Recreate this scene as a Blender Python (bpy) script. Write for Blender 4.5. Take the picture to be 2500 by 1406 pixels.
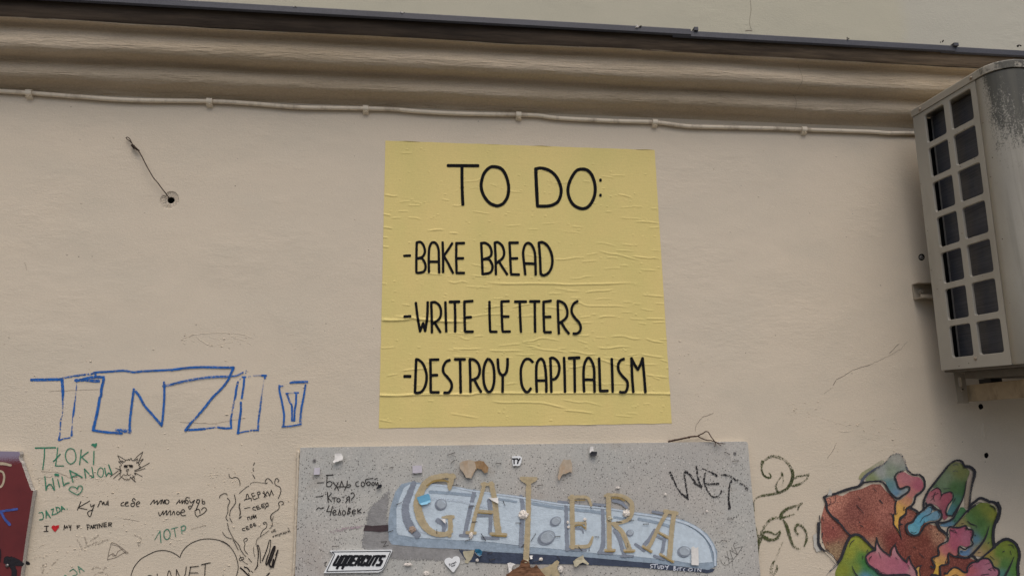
import bpy, bmesh, math, random
import numpy as np
from mathutils import Vector, Matrix, noise as mnoise
from mathutils.geometry import delaunay_2d_cdt

for o in list(bpy.data.objects):
    bpy.data.objects.remove(o)
scene = bpy.context.scene
COL = scene.collection
random.seed(7)
rng = np.random.default_rng(5)
R_ = math.radians

# ------------------------------------------------------------------ camera, world, sun, exposure
CAM = Vector((0.0, -1.8, 1.6))
FPX = 1750.0                                     # focal length in pixels of the 2500 wide photograph
YAW, PITCH, ROLL = R_(7.305), R_(11.998), R_(-0.960)
fw = Vector((math.sin(YAW) * math.cos(PITCH), math.cos(YAW) * math.cos(PITCH), math.sin(PITCH)))
r0 = Vector((math.cos(YAW), -math.sin(YAW), 0))
u0 = r0.cross(fw)
rt = math.cos(ROLL) * r0 + math.sin(ROLL) * u0
up = -math.sin(ROLL) * r0 + math.cos(ROLL) * u0
cam = bpy.data.cameras.new("camera")
cam.sensor_width = 36.0
cam.sensor_fit = 'HORIZONTAL'
cam.lens = FPX / 2500.0 * 36.0
cam.clip_start = 0.02
cam.clip_end = 500
camo = bpy.data.objects.new("camera", cam)
COL.objects.link(camo)
camo.matrix_world = Matrix(((rt.x, up.x, -fw.x, CAM.x), (rt.y, up.y, -fw.y, CAM.y),
                            (rt.z, up.z, -fw.z, CAM.z), (0, 0, 0, 1)))
scene.camera = camo

SUN_EL, SUN_AZ = 63.0, 176.0                     # overcast: a broad glow, high in front of the wall
world = bpy.data.worlds.new("World")
scene.world = world
world.use_nodes = True
wn = world.node_tree.nodes
sky = wn.new('ShaderNodeTexSky')
sky.sky_type = 'NISHITA'
sky.sun_disc = False
sky.sun_elevation = R_(SUN_EL)
sky.sun_rotation = R_(SUN_AZ)
sky.air_density = 1.0
sky.dust_density = 5.0
sky.ozone_density = 1.0
world.node_tree.links.new(sky.outputs[0], wn['Background'].inputs[0])
wn['Background'].inputs[1].default_value = 0.10
sun = bpy.data.lights.new("sun", 'SUN')
sun.energy = 1.2
sun.angle = R_(60)
sun.color = (1.0, 0.975, 0.945)
suno = bpy.data.objects.new("sun", sun)
COL.objects.link(suno)
az, el = R_(SUN_AZ), R_(SUN_EL)
sd = Vector((math.sin(az) * math.cos(el), math.cos(az) * math.cos(el), math.sin(el)))
suno.rotation_euler = sd.to_track_quat('Z', 'Y').to_euler()
suno.location = (0, -3, 6)
scene.view_settings.view_transform = 'Standard'
scene.view_settings.look = 'None'
scene.view_settings.gamma = 1.0
scene.view_settings.use_curve_mapping = False
scene.view_settings.exposure = 0.25
scene.render.engine = 'CYCLES'
scene.cycles.transparent_max_bounces = 32

# ------------------------------------------------------------------ pixel of the photograph -> point on a real plane
def ray(u, v):
    return fw * FPX + rt * (u - 1250.0) - up * (v - 703.0)
def PY(u, v, y=0.0):
    d = ray(u, v)
    return CAM + d * ((y - CAM.y) / d.y)
def PX(u, v, x):
    d = ray(u, v)
    return CAM + d * ((x - CAM.x) / d.x)

# ------------------------------------------------------------------ colours and materials
def s2l(c):
    c = c / 255.0
    return c / 12.92 if c <= 0.04045 else ((c + 0.055) / 1.055) ** 2.4
def C(r, g, b, k=0.60):
    return tuple(min(0.86, s2l(x) / k) for x in (r, g, b)) + (1.0,)

class NT:
    def __init__(self, name):
        self.m = bpy.data.materials.new(name)
        self.m.use_nodes = True
        self.t = self.m.node_tree
        self.b = self.t.nodes['Principled BSDF']
        self.pos = self.n('ShaderNodeNewGeometry').outputs['Position']
    def n(self, typ, **kw):
        x = self.t.nodes.new(typ)
        for k, v in kw.items():
            setattr(x, k, v)
        return x
    def l(self, a, b):
        if hasattr(a, 'links') or isinstance(a, bpy.types.NodeSocket):
            self.t.links.new(a, b)
        else:
            b.default_value = a
    def scale(self, v, s):
        x = self.n('ShaderNodeVectorMath', operation='MULTIPLY')
        self.l(v, x.inputs[0]); x.inputs[1].default_value = s
        return x.outputs[0]
    def noise(self, s=(1, 1, 1), detail=4, rough=0.55, off=0.0):
        x = self.n('ShaderNodeTexNoise')
        v = self.scale(self.pos, s)
        if off:
            a = self.n('ShaderNodeVectorMath', operation='ADD'); self.l(v, a.inputs[0]); a.inputs[1].default_value = (off, off * 1.7, off * .6); v = a.outputs[0]
        self.l(v, x.inputs['Vector'])
        x.inputs['Scale'].default_value = 1.0
        x.inputs['Detail'].default_value = detail
        x.inputs['Roughness'].default_value = rough
        return x.outputs[0]
    def voro(self, s, rand=1.0):
        x = self.n('ShaderNodeTexVoronoi')
        self.l(self.scale(self.pos, s), x.inputs['Vector'])
        x.inputs['Scale'].default_value = 1.0
        x.inputs['Randomness'].default_value = rand
        return x
    def mr(self, v, a, b, c=0.0, d=1.0):
        x = self.n('ShaderNodeMapRange')
        self.l(v, x.inputs[0])
        for i, q in enumerate((a, b, c, d)):
            x.inputs[i + 1].default_value = q
        return x.outputs[0]
    def math(self, op, a, b=0.0):
        x = self.n('ShaderNodeMath', operation=op)
        self.l(a, x.inputs[0]); self.l(b, x.inputs[1])
        return x.outputs[0]
    def mix(self, f, a, b, blend='MIX'):
        x = self.n('ShaderNodeMix', data_type='RGBA', blend_type=blend)
        self.l(f, x.inputs[0]); self.l(a, x.inputs[6]); self.l(b, x.inputs[7])
        return x.outputs[2]
    def sep(self):
        x = self.n('ShaderNodeSeparateXYZ'); self.l(self.pos, x.inputs[0]); return x.outputs
    def attr(self, name):
        return self.n('ShaderNodeAttribute', attribute_name=name)
    def bump(self, h, strength=0.4, dist=0.002, normal=None):
        x = self.n('ShaderNodeBump')
        x.inputs['Strength'].default_value = strength
        x.inputs['Distance'].default_value = dist
        self.l(h, x.inputs['Height'])
        if normal is not None:
            self.l(normal, x.inputs['Normal'])
        self.l(x.outputs[0], self.b.inputs['Normal'])
        return x.outputs[0]
    def out(self, col=None, rough=0.85, alpha=None, metal=0.0, spec=0.3):
        if col is not None:
            self.l(col, self.b.inputs['Base Color'])
        self.l(rough, self.b.inputs['Roughness'])
        self.b.inputs['Metallic'].default_value = metal
        self.b.inputs['Specular IOR Level'].default_value = spec
        if alpha is not None:
            self.l(alpha, self.b.inputs['Alpha'])
        return self.m

def plaster_bump(t, s=1.0):
    h1 = t.noise((110, 110, 190), 3, 0.6)              # grain of the roller coat, a little drawn out sideways
    h2 = t.noise((380, 380, 420), 3, 0.65)
    h3 = t.noise((5, 5, 7), 3, 0.5)                    # slow unevenness of the float work
    h4 = t.noise((26, 26, 70), 4, 0.6, 4.0)            # trowel drags, only in places
    where = t.mr(t.noise((3.2, 3.2, 4.5), 3, 0.6, 9.0), 0.50, 0.66)
    rough = t.mr(t.noise((2.1, 2.1, 2.6), 3, 0.6, 17.0), 0.42, 0.68, 0.45, 1.5)
    h = t.math('ADD', t.math('MULTIPLY', h1, 0.55), t.math('MULTIPLY', h2, 0.5))
    low = t.mr(t.sep()[2], 1.45, 1.9, 1.7, 1.0)            # the coat is coarser low down, where it was patched
    h = t.math('MULTIPLY', h, t.math('MULTIPLY', rough, low))
    h = t.math('ADD', h, t.math('MULTIPLY', h3, 3.0))
    h = t.math('ADD', h, t.math('MULTIPLY', t.math('MULTIPLY', where, h4), 1.3))
    t.bump(h, 0.50 * s, 0.0020)

def m_wall(name, base, warm, cool, pits=True, patch=None):
    t = NT(name)
    f1 = t.mr(t.noise((1.6, 1.6, 2.4), 3), 0.35, 0.65)
    c = t.mix(f1, warm, base)
    f2 = t.mr(t.noise((4.5, 4.5, 7), 4, .6, 3.0), 0.45, 0.72)
    c = t.mix(t.math('MULTIPLY', f2, 0.55), c, cool)
    if patch:                                          # a later coat of cooler paint to the right of a ragged edge
        e = t.math('ADD', t.sep()[0], t.math('MULTIPLY', t.noise((9, 9, 9), 4), 0.09))
        c = t.mix(t.mr(e, patch[0] - .02, patch[0] + .02), c, patch[1])
    fine = t.mr(t.noise((260, 260, 520), 3, .7), 0.3, 0.7, 0.90, 1.07)
    c = t.mix(1.0, c, fine, 'MULTIPLY')
    if pits:
        v = t.voro((34, 34, 46))
        dot = t.math('LESS_THAN', v.outputs['Distance'], 0.055)
        s = t.n('ShaderNodeSeparateColor'); t.l(v.outputs['Color'], s.inputs[0])
        keep = t.math('GREATER_THAN', s.outputs[0], 0.86)
        c = t.mix(t.math('MULTIPLY', t.math('MULTIPLY', dot, keep), 0.75), c, C(60, 52, 45))
        w = t.math('LESS_THAN', v.outputs['Distance'], 0.09)
        k2 = t.math('LESS_THAN', s.outputs[1], 0.07)
        c = t.mix(t.math('MULTIPLY', t.math('MULTIPLY', w, k2), 0.22), c, C(184, 175, 161))
    plaster_bump(t)
    return t.out(c, 0.88, spec=0.25)

def m_paint(name, rgb, gain=6.0, nscale=420.0, aniso=1.0, rough=0.7, var=0.12, vcol=False, nk=1.0, maxa=1.0, dk=1.0):
    """paint or ink: solid where den = 1, breaking up over the plaster grain where den is lower"""
    t = NT(name)
    den = t.attr('den').outputs['Fac']
    if dk != 1.0: den = t.math('MULTIPLY', den, dk)
    e = t.attr('edge').outputs['Fac']
    n = t.mr(t.noise((nscale * aniso, nscale, nscale), 3, .6), 0.3, 0.7)
    se = t.math('MINIMUM', t.math('MULTIPLY', e, gain), 1.0)
    val = t.math('SUBTRACT', t.math('MULTIPLY', t.math('MULTIPLY', den, se), 1.0 + 0.3 * nk), t.math('MULTIPLY', n, nk))
    a = t.mr(val, 0.0, 0.18, 0.0, maxa)
    if vcol:
        base = t.attr('col').outputs['Color']
    else:
        base = C(*rgb)
    v = t.mr(t.noise((90, 90, 90), 4, .65, 2.0), 0.3, 0.7, 1 - var, 1 + var)
    c = t.mix(1.0, base, v, 'MULTIPLY')
    if vcol:
        v2 = t.mr(t.noise((500, 500, 500), 2, .7, 5.0), 0.3, 0.7, 0.86, 1.13)
        c = t.mix(1.0, c, v2, 'MULTIPLY')
        c = t.mix(1.0, c, (1.10, 1.10, 1.10, 1), 'MULTIPLY')
    plaster_bump(t, .8)
    return t.out(c, rough, alpha=a)

def m_simple(name, rgb, rough=0.7, metal=0.0, var=0.12, ns=60.0, bump=0.0, spec=0.35, dirt=None):
    t = NT(name)
    v = t.mr(t.noise((ns, ns, ns), 4, .6), 0.3, 0.7, 1 - var, 1 + var)
    c = t.mix(1.0, C(*rgb), v, 'MULTIPLY')
    if dirt:
        f = t.mr(t.noise((ns * .6, ns * .6, ns * .25), 5, .65, 8.0), 0.5, 0.72)
        c = t.mix(t.math('MULTIPLY', f, 0.7), c, C(*dirt))
    if bump:
        t.bump(t.noise((ns * 3, ns * 3, ns * 3), 3), bump, 0.001)
    return t.out(c, rough, metal=metal, spec=spec)

# ------------------------------------------------------------------ mesh helpers
class MB:
    def __init__(self):
        self.v, self.f, self.den, self.edge, self.col = [], [], [], [], []
        self.k = 0
    def add(self, p, den=1.0, edge=1.0, col=(1, 1, 1, 1)):
        self.v.append(tuple(p)); self.den.append(den); self.edge.append(edge); self.col.append(col)
        return len(self.v) - 1
    def face(self, *i):
        self.f.append(tuple(i))
    def box(self, a, b, mat=None):
        x0, y0, z0 = a; x1, y1, z1 = b
        P = [(x0, y0, z0), (x1, y0, z0), (x1, y1, z0), (x0, y1, z0), (x0, y0, z1), (x1, y0, z1), (x1, y1, z1), (x0, y1, z1)]
        if mat is not None:
            P = [mat @ Vector(p) for p in P]
        i = [self.add(p) for p in P]
        for q in ((0, 3, 2, 1), (4, 5, 6, 7), (0, 1, 5, 4), (1, 2, 6, 5), (2, 3, 7, 6), (3, 0, 4, 7)):
            self.face(*[i[k] for k in q])
    def tube(self, pts, rad, n=10, caps=True):
        pts = [Vector(p) for p in pts]
        rads = rad if isinstance(rad, (list, tuple)) else [rad] * len(pts)
        rings = []
        ref = Vector((0.13, 0.31, 0.94))
        for i, p in enumerate(pts):
            d = (pts[min(i + 1, len(pts) - 1)] - pts[max(i - 1, 0)]).normalized()
            a = d.cross(ref)
            if a.length < 1e-3: a = d.cross(Vector((1, 0, 0)))
            a.normalize(); b = d.cross(a)
            rings.append([self.add(p + (a * math.cos(2 * math.pi * k / n) + b * math.sin(2 * math.pi * k / n)) * rads[i]) for k in range(n)])
        for r1, r2 in zip(rings, rings[1:]):
            for k in range(n):
                self.face(r1[k], r1[(k + 1) % n], r2[(k + 1) % n], r2[k])
        if caps:
            self.face(*rings[0][::-1]); self.face(*rings[-1])
    def cyl(self, c, axis, r, h, n=20, r2=None):
        c = Vector(c); axis = Vector(axis).normalized()
        self.tube([c, c + axis * h], [r, r if r2 is None else r2], n)
    def blob(self, c, r, sq=(1, 1, 1), amp=0.35, seed=0.0, sub=2, fr=1.0):
        bm = bmesh.new(); bmesh.ops.create_icosphere(bm, subdivisions=sub, radius=1.0)
        b0 = len(self.v)
        for v in bm.verts:
            k = 1 + amp * mnoise.noise(v.co * 1.7 * fr + Vector((seed, seed * 1.3, -seed)))
            self.add(Vector(c) + Vector((v.co.x * sq[0], v.co.y * sq[1], v.co.z * sq[2])) * r * k)
        for f in bm.faces:
            self.face(*[b0 + v.index for v in f.verts])
        bm.free()
    def build(self, name, mat, parent=None, smooth=False, attrs=False, loc=(0, 0, 0)):
        me = bpy.data.meshes.new(name)
        L = Vector(loc)
        if parent is not None:
            q = parent
            while q is not None:
                L = L + q.location; q = q.parent
        base = L
        me.from_pydata([tuple(Vector(p) - base) for p in self.v], [], self.f)
        me.materials.append(mat)
        if smooth:
            me.polygons.foreach_set('use_smooth', [True] * len(me.polygons))
        if attrs:
            for nm, arr in (('den', self.den), ('edge', self.edge)):
                a = me.attributes.new(nm, 'FLOAT', 'POINT'); a.data.foreach_set('value', arr)
            a = me.attributes.new('col', 'FLOAT_COLOR', 'POINT'); a.data.foreach_set('color', [x for c in self.col for x in c])
        me.update()
        o = bpy.data.objects.new(name, me)
        COL.objects.link(o)
        o.location = loc
        if parent is not None:
            o.parent = parent
        return o

def empty(name, loc=(0, 0, 0)):
    o = bpy.data.objects.new(name, None); COL.objects.link(o); o.location = loc
    o.empty_display_size = 0.05
    return o
def tag(o, label=None, cat=None, group=None, kind=None):
    if label: o['label'] = label
    if cat: o['category'] = cat
    if group: o['group'] = group
    if kind: o['kind'] = kind
    return o

def catmull(P, step):
    """P: array n x k; first two columns are x, y"""
    P = np.asarray(P, float)
    if len(P) == 2:
        n = max(2, int(np.hypot(*(P[1] - P[0])[:2]) / step) + 1)
        return P[0] + (P[1] - P[0]) * np.linspace(0, 1, n)[:, None]
    closed = np.allclose(P[0, :2], P[-1, :2])
    out = []
    for i in range(len(P) - 1):
        p1, p2 = P[i], P[i + 1]
        p0 = P[i - 1] if i > 0 else (P[-2] if closed else 2 * p1 - p2)
        p3 = P[i + 2] if i + 2 < len(P) else (P[1] if closed else 2 * p2 - p1)
        n = max(2, int(np.hypot(*(p2 - p1)[:2]) / step) + 1)
        t = np.linspace(0, 1, n, endpoint=False)[:, None]
        q = 0.5 * ((2 * p1) + (-p0 + p2) * t + (2 * p0 - 5 * p1 + 4 * p2 - p3) * t ** 2 + (-p0 + 3 * p1 - 3 * p2 + p3) * t ** 3)
        q[:, 2:] = (p1 + (p2 - p1) * t)[:, 2:]
        out.append(q)
    out.append(P[-1:])
    return np.concatenate(out)
def polyline(P, step):
    P = np.asarray(P, float)
    out = []
    for a, b in zip(P, P[1:]):
        n = max(1, int(np.hypot(*(b - a)[:2]) / step))
        out.append(a + (b - a) * np.linspace(0, 1, n, endpoint=False)[:, None])
    out.append(P[-1:])
    return np.concatenate(out)

def ctx(x0, y0, s):
    return (x0, y0, s)
SRC = ctx(0, 0, 1.0)
def parse(cx, text, w, d=1.0):
    """strokes separated by ';' ; a stroke is 'x,y x,y,w x,y,w,d ...'; a leading ! keeps corners sharp.
       widths and positions are in the units of the enlargement cx and come back in photograph pixels"""
    res = []
    for s in text.split(';'):
        s = s.strip()
        if not s: continue
        sharp = s.startswith('!')
        s = s.lstrip('!').strip()
        pts = []; cw, cd = w, d
        for p in s.split():
            q = [float(k) for k in p.split(',')]
            if len(q) > 2: cw = q[2]
            if len(q) > 3: cd = q[3]
            pts.append((cx[0] + q[0] * cx[2], cx[1] + q[1] * cx[2], cw * cx[2], cd))
        res.append((np.array(pts), sharp))
    return res

def ribbon(mb, pts, sharp, proj, step=2.0, across=4, jit=0.06, col=(1, 1, 1, 1)):
    """a brush or pen stroke as a thin ribbon lying on the surface given by proj(u, v, lift)"""
    P = polyline(pts, step) if sharp else catmull(pts, step)
    d = np.hypot(np.diff(P[:, 0]), np.diff(P[:, 1]))
    P = P[np.concatenate(([True], d > 1e-6))]
    if len(P) < 2: return
    T = np.gradient(P[:, :2], axis=0)
    T /= np.maximum(np.linalg.norm(T, axis=1, keepdims=True), 1e-9)
    closed = len(P) > 6 and np.hypot(*(P[0, :2] - P[-1, :2])) < 0.5
    if not closed:                                   # round ends
        h0, h1 = P[0, 2] / 2, P[-1, 2] / 2
        pre, post = [], []
        for a in (0.2, 0.55, 0.85):
            w = math.sqrt(max(0, 1 - (1 - a) ** 2 * 1.0))
            pre.append([P[0, 0] - T[0, 0] * h0 * (1 - a), P[0, 1] - T[0, 1] * h0 * (1 - a), P[0, 2] * w, P[0, 3]])
        for a in (0.85, 0.55, 0.2):
            w = math.sqrt(max(0, 1 - (1 - a) ** 2))
            post.append([P[-1, 0] + T[-1, 0] * h1 * (1 - a), P[-1, 1] + T[-1, 1] * h1 * (1 - a), P[-1, 2] * w, P[-1, 3]])
        P = np.concatenate([pre, P, post])
        T = np.concatenate([np.repeat(T[:1], 3, 0), T, np.repeat(T[-1:], 3, 0)])
    N = np.stack([-T[:, 1], T[:, 0]], 1)
    mb.k += 1
    lift = (mb.k % 24) * 6e-5
    ph = random.random() * 50
    rows = []
    for i in range(len(P)):
        w = P[i, 2] / 2 * (1 + jit * mnoise.noise(Vector((i * 0.35 + ph, ph, 0))))
        row = []
        for k in range(across + 1):
            v = -1 + 2 * k / across
            q = P[i, :2] + N[i] * (w * v + jit * .5 * w * mnoise.noise(Vector((i * .3, ph, 3))))
            row.append(mb.add(proj(q[0], q[1], lift + i * 4e-6), P[i, 3], 1 - abs(v), col))
        rows.append(row)
    for a, b in zip(rows, rows[1:]):
        for k in range(across):
            mb.face(a[k], a[k + 1], b[k + 1], b[k])

WIDEN = {'green_brush': 1.5, 'blue_marker': 1.14, 'black_marker': 1.22, 'black_dry_spray': 1.35, 'thin_pen': 1.15, 'board_marker': 1.1, 'green_marker': 1.08}
def on(y):
    return lambda u, v, l: PY(u, v, y - l)

def strokes(name, mat, parent, specs, proj, step=2.0, label=None, across=4, jit=0.06):
    wk = WIDEN.get(mat.name, 1.0)
    mb = MB()
    for cx, w, d, text in specs:
        for pts, sharp in parse(cx, text, w, d):
            pts[:, 2] *= wk
            ribbon(mb, pts, sharp, proj, step, across, jit)
    o = mb.build(name, mat, parent, attrs=True)
    if label: o['label'] = label
    return o

def cdt_fill(poly, step, holes=()):
    """triangulates a polygon (photograph pixels) with inner points; returns points and triangles"""
    poly = np.asarray(poly, float)
    bpts = polyline(np.vstack([poly, poly[:1]]), step)[:-1]
    vs = [Vector((p[0], p[1])) for p in bpts]
    x0, y0 = bpts.min(0); x1, y1 = bpts.max(0)
    n = len(vs)
    def inside(x, y):
        c = False
        j = len(bpts) - 1
        for i in range(len(bpts)):
            xi, yi = bpts[i]; xj, yj = bpts[j]
            if (yi > y) != (yj > y) and x < (xj - xi) * (y - yi) / (yj - yi) + xi: c = not c
            j = i
        return c
    yy = y0 + step * .5
    while yy < y1:
        xx = x0 + step * .5
        while xx < x1:
            if inside(xx, yy) and np.min(np.hypot(bpts[:, 0] - xx, bpts[:, 1] - yy)) > step * .4:
                vs.append(Vector((xx, yy)))
            xx += step
        yy += step
    edges = [(i, (i + 1) % n) for i in range(n)]
    r = delaunay_2d_cdt(vs, edges, [], 1, 1e-5)
    return r[0], r[2]

def rough_poly(pts, amp, step=4.0, seed=0.0):
    P = np.asarray(pts, float)
    Q = polyline(np.vstack([P, P[:1]]), step)[:-1]
    return np.array([[q[0] + amp * mnoise.noise(Vector((q[0] * .25, q[1] * .25, seed))), q[1] + amp * mnoise.noise(Vector((q[0] * .25, q[1] * .25, seed + 9)))] for q in Q])

def px(cx, text):
    return [(cx[0] + float(a) * cx[2], cx[1] + float(b) * cx[2]) for a, b in (p.split(',') for p in text.split())]
def smooth_px(pts, step=3.0):
    P = np.array(list(pts) + [pts[0]], float)
    return catmull(P, step)[:-1]

def fill(name, mat, parent, poly, y, step=6.0, spots=None, den=1.0, label=None, soft=0.0):
    vs, fs = cdt_fill(poly, step)
    ring = np.asarray(poly, float); ring = polyline(np.vstack([ring, ring[:1]]), 2.0)
    mb = MB()
    P = np.array(poly)
    for v in vs:
        c = (1, 1, 1, 1); d = den
        if spots:
            ws = [(1.0 / ((v.x - s[0]) ** 2 + (v.y - s[1]) ** 2 + 40.0) ** 1.6) for s in spots]
            W = sum(ws)
            c = [sum(w * C(*s[2])[k] for w, s in zip(ws, spots)) / W for k in range(3)] + [1]
            d = sum(w * (s[3] if len(s) > 3 else den) for w, s in zip(ws, spots)) / W
        mb.add(PY(v.x, v.y, y), d, min(1.0, np.min(np.hypot(ring[:, 0] - v.x, ring[:, 1] - v.y)) / soft) if soft else 1.0, tuple(c))
    for f in fs:
        mb.face(*f)
    o = mb.build(name, mat, parent, attrs=True)
    if label: o['label'] = label
    return o

def paper(name, mat, poly, y, label, cat, group=None, curl=0.004, anchor=None, direc=None, thick=0.0005, step=4.0, parent=None, crumple=0.0, seed=1.0, rough=0.8):
    """a scrap of paper or card stuck at one side, its free side lifting off by `curl`"""
    poly = rough_poly(poly, rough, 3.0, seed) if rough else np.array(poly)
    vs, fs = cdt_fill(poly, step)
    c = np.mean(np.array(poly), 0)
    ext = np.max(np.abs(np.array(poly) - c)) + 1e-6
    dv = np.array(direc if direc is not None else (0.2, 1.0)); dv = dv / np.linalg.norm(dv)
    if mat.name not in ('brown_card',): curl *= .55; crumple *= .6
    def lift(v):
        t = ((v.x - c[0]) * dv[0] + (v.y - c[1]) * dv[1]) / ext
        h = curl * max(0.0, (t + 0.6) / 1.6) ** 1.7
        return h + crumple * (0.5 + 0.5 * mnoise.noise(Vector((v.x * .09, v.y * .13, seed))))
    mb = MB()
    n = len(vs)
    for v in vs: mb.add(PY(v.x, v.y, y - 0.0009 - thick - lift(v)))
    for v in vs: mb.add(PY(v.x, v.y, y - 0.0009 - lift(v)))
    cnt = {}
    for f in fs:
        mb.face(*f); mb.face(*[k + n for k in reversed(f)])
        for a, b in zip(f, f[1:] + f[:1] if isinstance(f, list) else tuple(f[1:]) + tuple(f[:1])):
            cnt[(a, b)] = 1
    for (a, b) in list(cnt):
        if (b, a) not in cnt:
            mb.face(b, a, a + n, b + n)
    if parent is None:
        base = PY(c[0], c[1], y)
        o = mb.build(name, mat, None, loc=base, smooth=False)
        tag(o, label, cat, group)
    else:
        o = mb.build(name, mat, parent)
        if label: o['label'] = label
    return o

# enlargements the outlines were taken from: x, y of the corner and photograph pixels per unit
Z1 = ctx(900, 320, .17072); Z2 = ctx(1280, 320, .17072); Z3 = ctx(900, 560, .17072); Z4 = ctx(1280, 560, .17072)
Z5 = ctx(900, 800, .18493); Z6 = ctx(1280, 800, .18493); Z7 = ctx(60, 880, .152); Z8 = ctx(420, 880, .152)
Z9 = ctx(0, 1070, .12092); Z10 = ctx(180, 1070, .12092); Z11 = ctx(0, 1236, .12092); Z12 = ctx(180, 1200, .14652)
Z13 = ctx(360, 1180, .16077); Z14 = ctx(300, 1280, .104); Z15 = ctx(540, 1256, .10667); Z16 = ctx(540, 1130, .09955)
ZA = ctx(720, 1070, .12091); ZB = ctx(720, 1236, .12093); ZC = ctx(940, 1070, .12093); ZD = ctx(960, 1236, .12093)
ZE = ctx(1180, 1070, .12093); ZF = ctx(1200, 1236, .12093); ZG = ctx(1420, 1070, .12093); ZH = ctx(1440, 1236, .12093)
ZI = ctx(1620, 1030, .14935); ZJ = ctx(1640, 1220, .1323); ZK = ctx(1820, 1090, .12092); ZL = ctx(1820, 1220, .13228)
ZM = ctx(1960, 1080, .13514); ZN = ctx(2220, 1080, .13514); ZO = ctx(1960, 1230, .12517); ZP = ctx(2220, 1230, .12517)

# ------------------------------------------------------------------ the street (below the frame) and the building
mb = MB()
mb.face(*[mb.add(p) for p in ((-60, -60, 0), (60, -60, 0), (60, 60, 0), (-60, 60, 0))])
t = NT('paving')
bk = t.n('ShaderNodeTexBrick'); t.l(t.pos, bk.inputs['Vector'])
bk.inputs['Scale'].default_value = 2.2
bk.inputs['Color1'].default_value = (.13, .125, .115, 1); bk.inputs['Color2'].default_value = (.17, .16, .15, 1); bk.inputs['Mortar'].default_value = (.07, .07, .065, 1)
pav = mb.build('pavement', t.out(bk.outputs[0], 0.9))
tag(pav, 'grey paved street in front of the wall', kind='structure')

M_WALL = m_wall('wall_render', C(166, 156, 140), C(168, 157, 140), C(158, 150, 135))
M_UPPER = m_wall('upper_render', C(147, 143, 127), C(149, 145, 129), C(142, 139, 124), pits=False, patch=(1.49, C(146, 143, 131)))
M_CORN = None
BASE = (0.0, 0.2, 0.0)
bld = empty('building', BASE)
tag(bld, 'old beige rendered building front with a dirty moulded cornice and scrawled graffiti', 'building')

XL, XR = -7.0, 8.0
Z_CB = PY(1000, 262, 0.0).z                        # foot of the cornice
HOLES = []                                          # holes and broken spots in the render, outlines on the wall
def circ(u, v, r, n=18, sy=1.0, amp=0.0, seed=0.0):
    return [(u + r * (1 + amp * mnoise.noise(Vector((math.cos(a) * 1.3, math.sin(a) * 1.3, seed)))) * math.cos(a),
             v + r * sy * (1 + amp * mnoise.noise(Vector((math.cos(a) * 1.3, math.sin(a) * 1.3, seed)))) * math.sin(a)) for a in [2 * math.pi * k / n for k in range(n)]]
H_CRATER = smooth_px([(391, 485), (395, 478), (400, 476), (404, 478), (408, 470), (416, 467), (426, 468), (433, 474), (437, 484), (437, 493), (431, 502), (423, 508), (411, 511), (399, 509), (394, 501), (390, 494)], 2.0)
H_LIST = [H_CRATER, circ(2394.5, 992, 6.0, 14, 1.15, .2, 2.0), circ(2408, 1111, 5.6, 14, 1.2, .15, 5.0), circ(2250, 628, 8.0, 16, 1.05, .05, 3.0)]
vs, edges = [], []
def loop(pts):
    b = len(vs)
    vs.extend(pts)
    edges.extend((b + i, b + (i + 1) % len(pts)) for i in range(len(pts)))
loop([Vector(p) for p in ((XL, 0), (XR, 0), (XR, Z_CB + .03), (XL, Z_CB + .03))])
hl = []
for h in H_LIST:
    q = [PY(u, v, 0.0) for u, v in h]
    hl.append(q)
    loop([Vector((p.x, p.z)) for p in q])
r = delaunay_2d_cdt(vs, edges, [], 1, 1e-6)
def in_poly(x, y, P):
    c = False; j = len(P) - 1
    for i in range(len(P)):
        if (P[i][1] > y) != (P[j][1] > y) and x < (P[j][0] - P[i][0]) * (y - P[i][1]) / (P[j][1] - P[i][1]) + P[i][0]: c = not c
        j = i
    return c
H2 = [[(p.x, p.z) for p in q] for q in hl]
mb = MB()
for v in r[0]: mb.add((v.x, 0.0, v.y))
for f in r[2]:
    cx_ = sum(r[0][k].x for k in f) / 3; cz_ = sum(r[0][k].y for k in f) / 3
    if not any(in_poly(cx_, cz_, h) for h in H2):
        mb.face(*f)
CLUS = [(440, 625, 812, 850, 46), (2040, 2310, 1020, 1105, 80), (1930, 2010, 975, 1020, 26), (180, 330, 1150, 1215, 50), (500, 600, 1140, 1190, 50), (230, 420, 1255, 1330, 60), (60, 130, 1130, 1200, 40), (80, 200, 1330, 1400, 40), (1640, 1720, 820, 1010, 40)]
CPT = [(random.uniform(a, b), random.uniform(c, d)) for a, b, c, d, n in CLUS for _ in range(n)]
for k in range(300 + len(CPT)):                                # grains and drips left in the render
    u, v = random.uniform(0, 2480), random.uniform(300, 1400)
    if k >= 300: u, v = CPT[k - 300]
    elif random.random() < .45: u, v = random.uniform(60, 740), random.uniform(850, 1400)
    if 915 < u < 1650 and 335 < v < 1050: continue
    if 720 < u < 1870 and v > 1070: continue
    p = PY(u, v, 0.0)
    rr = random.uniform(0.0005, 0.0013) * (1.8 if random.random() < .12 else 1)
    mb.blob((p.x, 0.0, p.z), rr, (random.uniform(.8, 2.2), 1.0, random.uniform(.6, 1.0)), .5, k * .7, 1)
p = PY(2402, 1052, 0.0); mb.blob((p.x, .002, p.z), .030, (.26, .13, 1.0), .35, 3.3, 3, 1.4)   # filled and painted-over hole
# the wall's own depth: back, ends
mb.box((XL, 0.15, 0), (XR, 0.4, Z_CB + .03))
wall = mb.build('lower_wall', M_WALL, bld)

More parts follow.
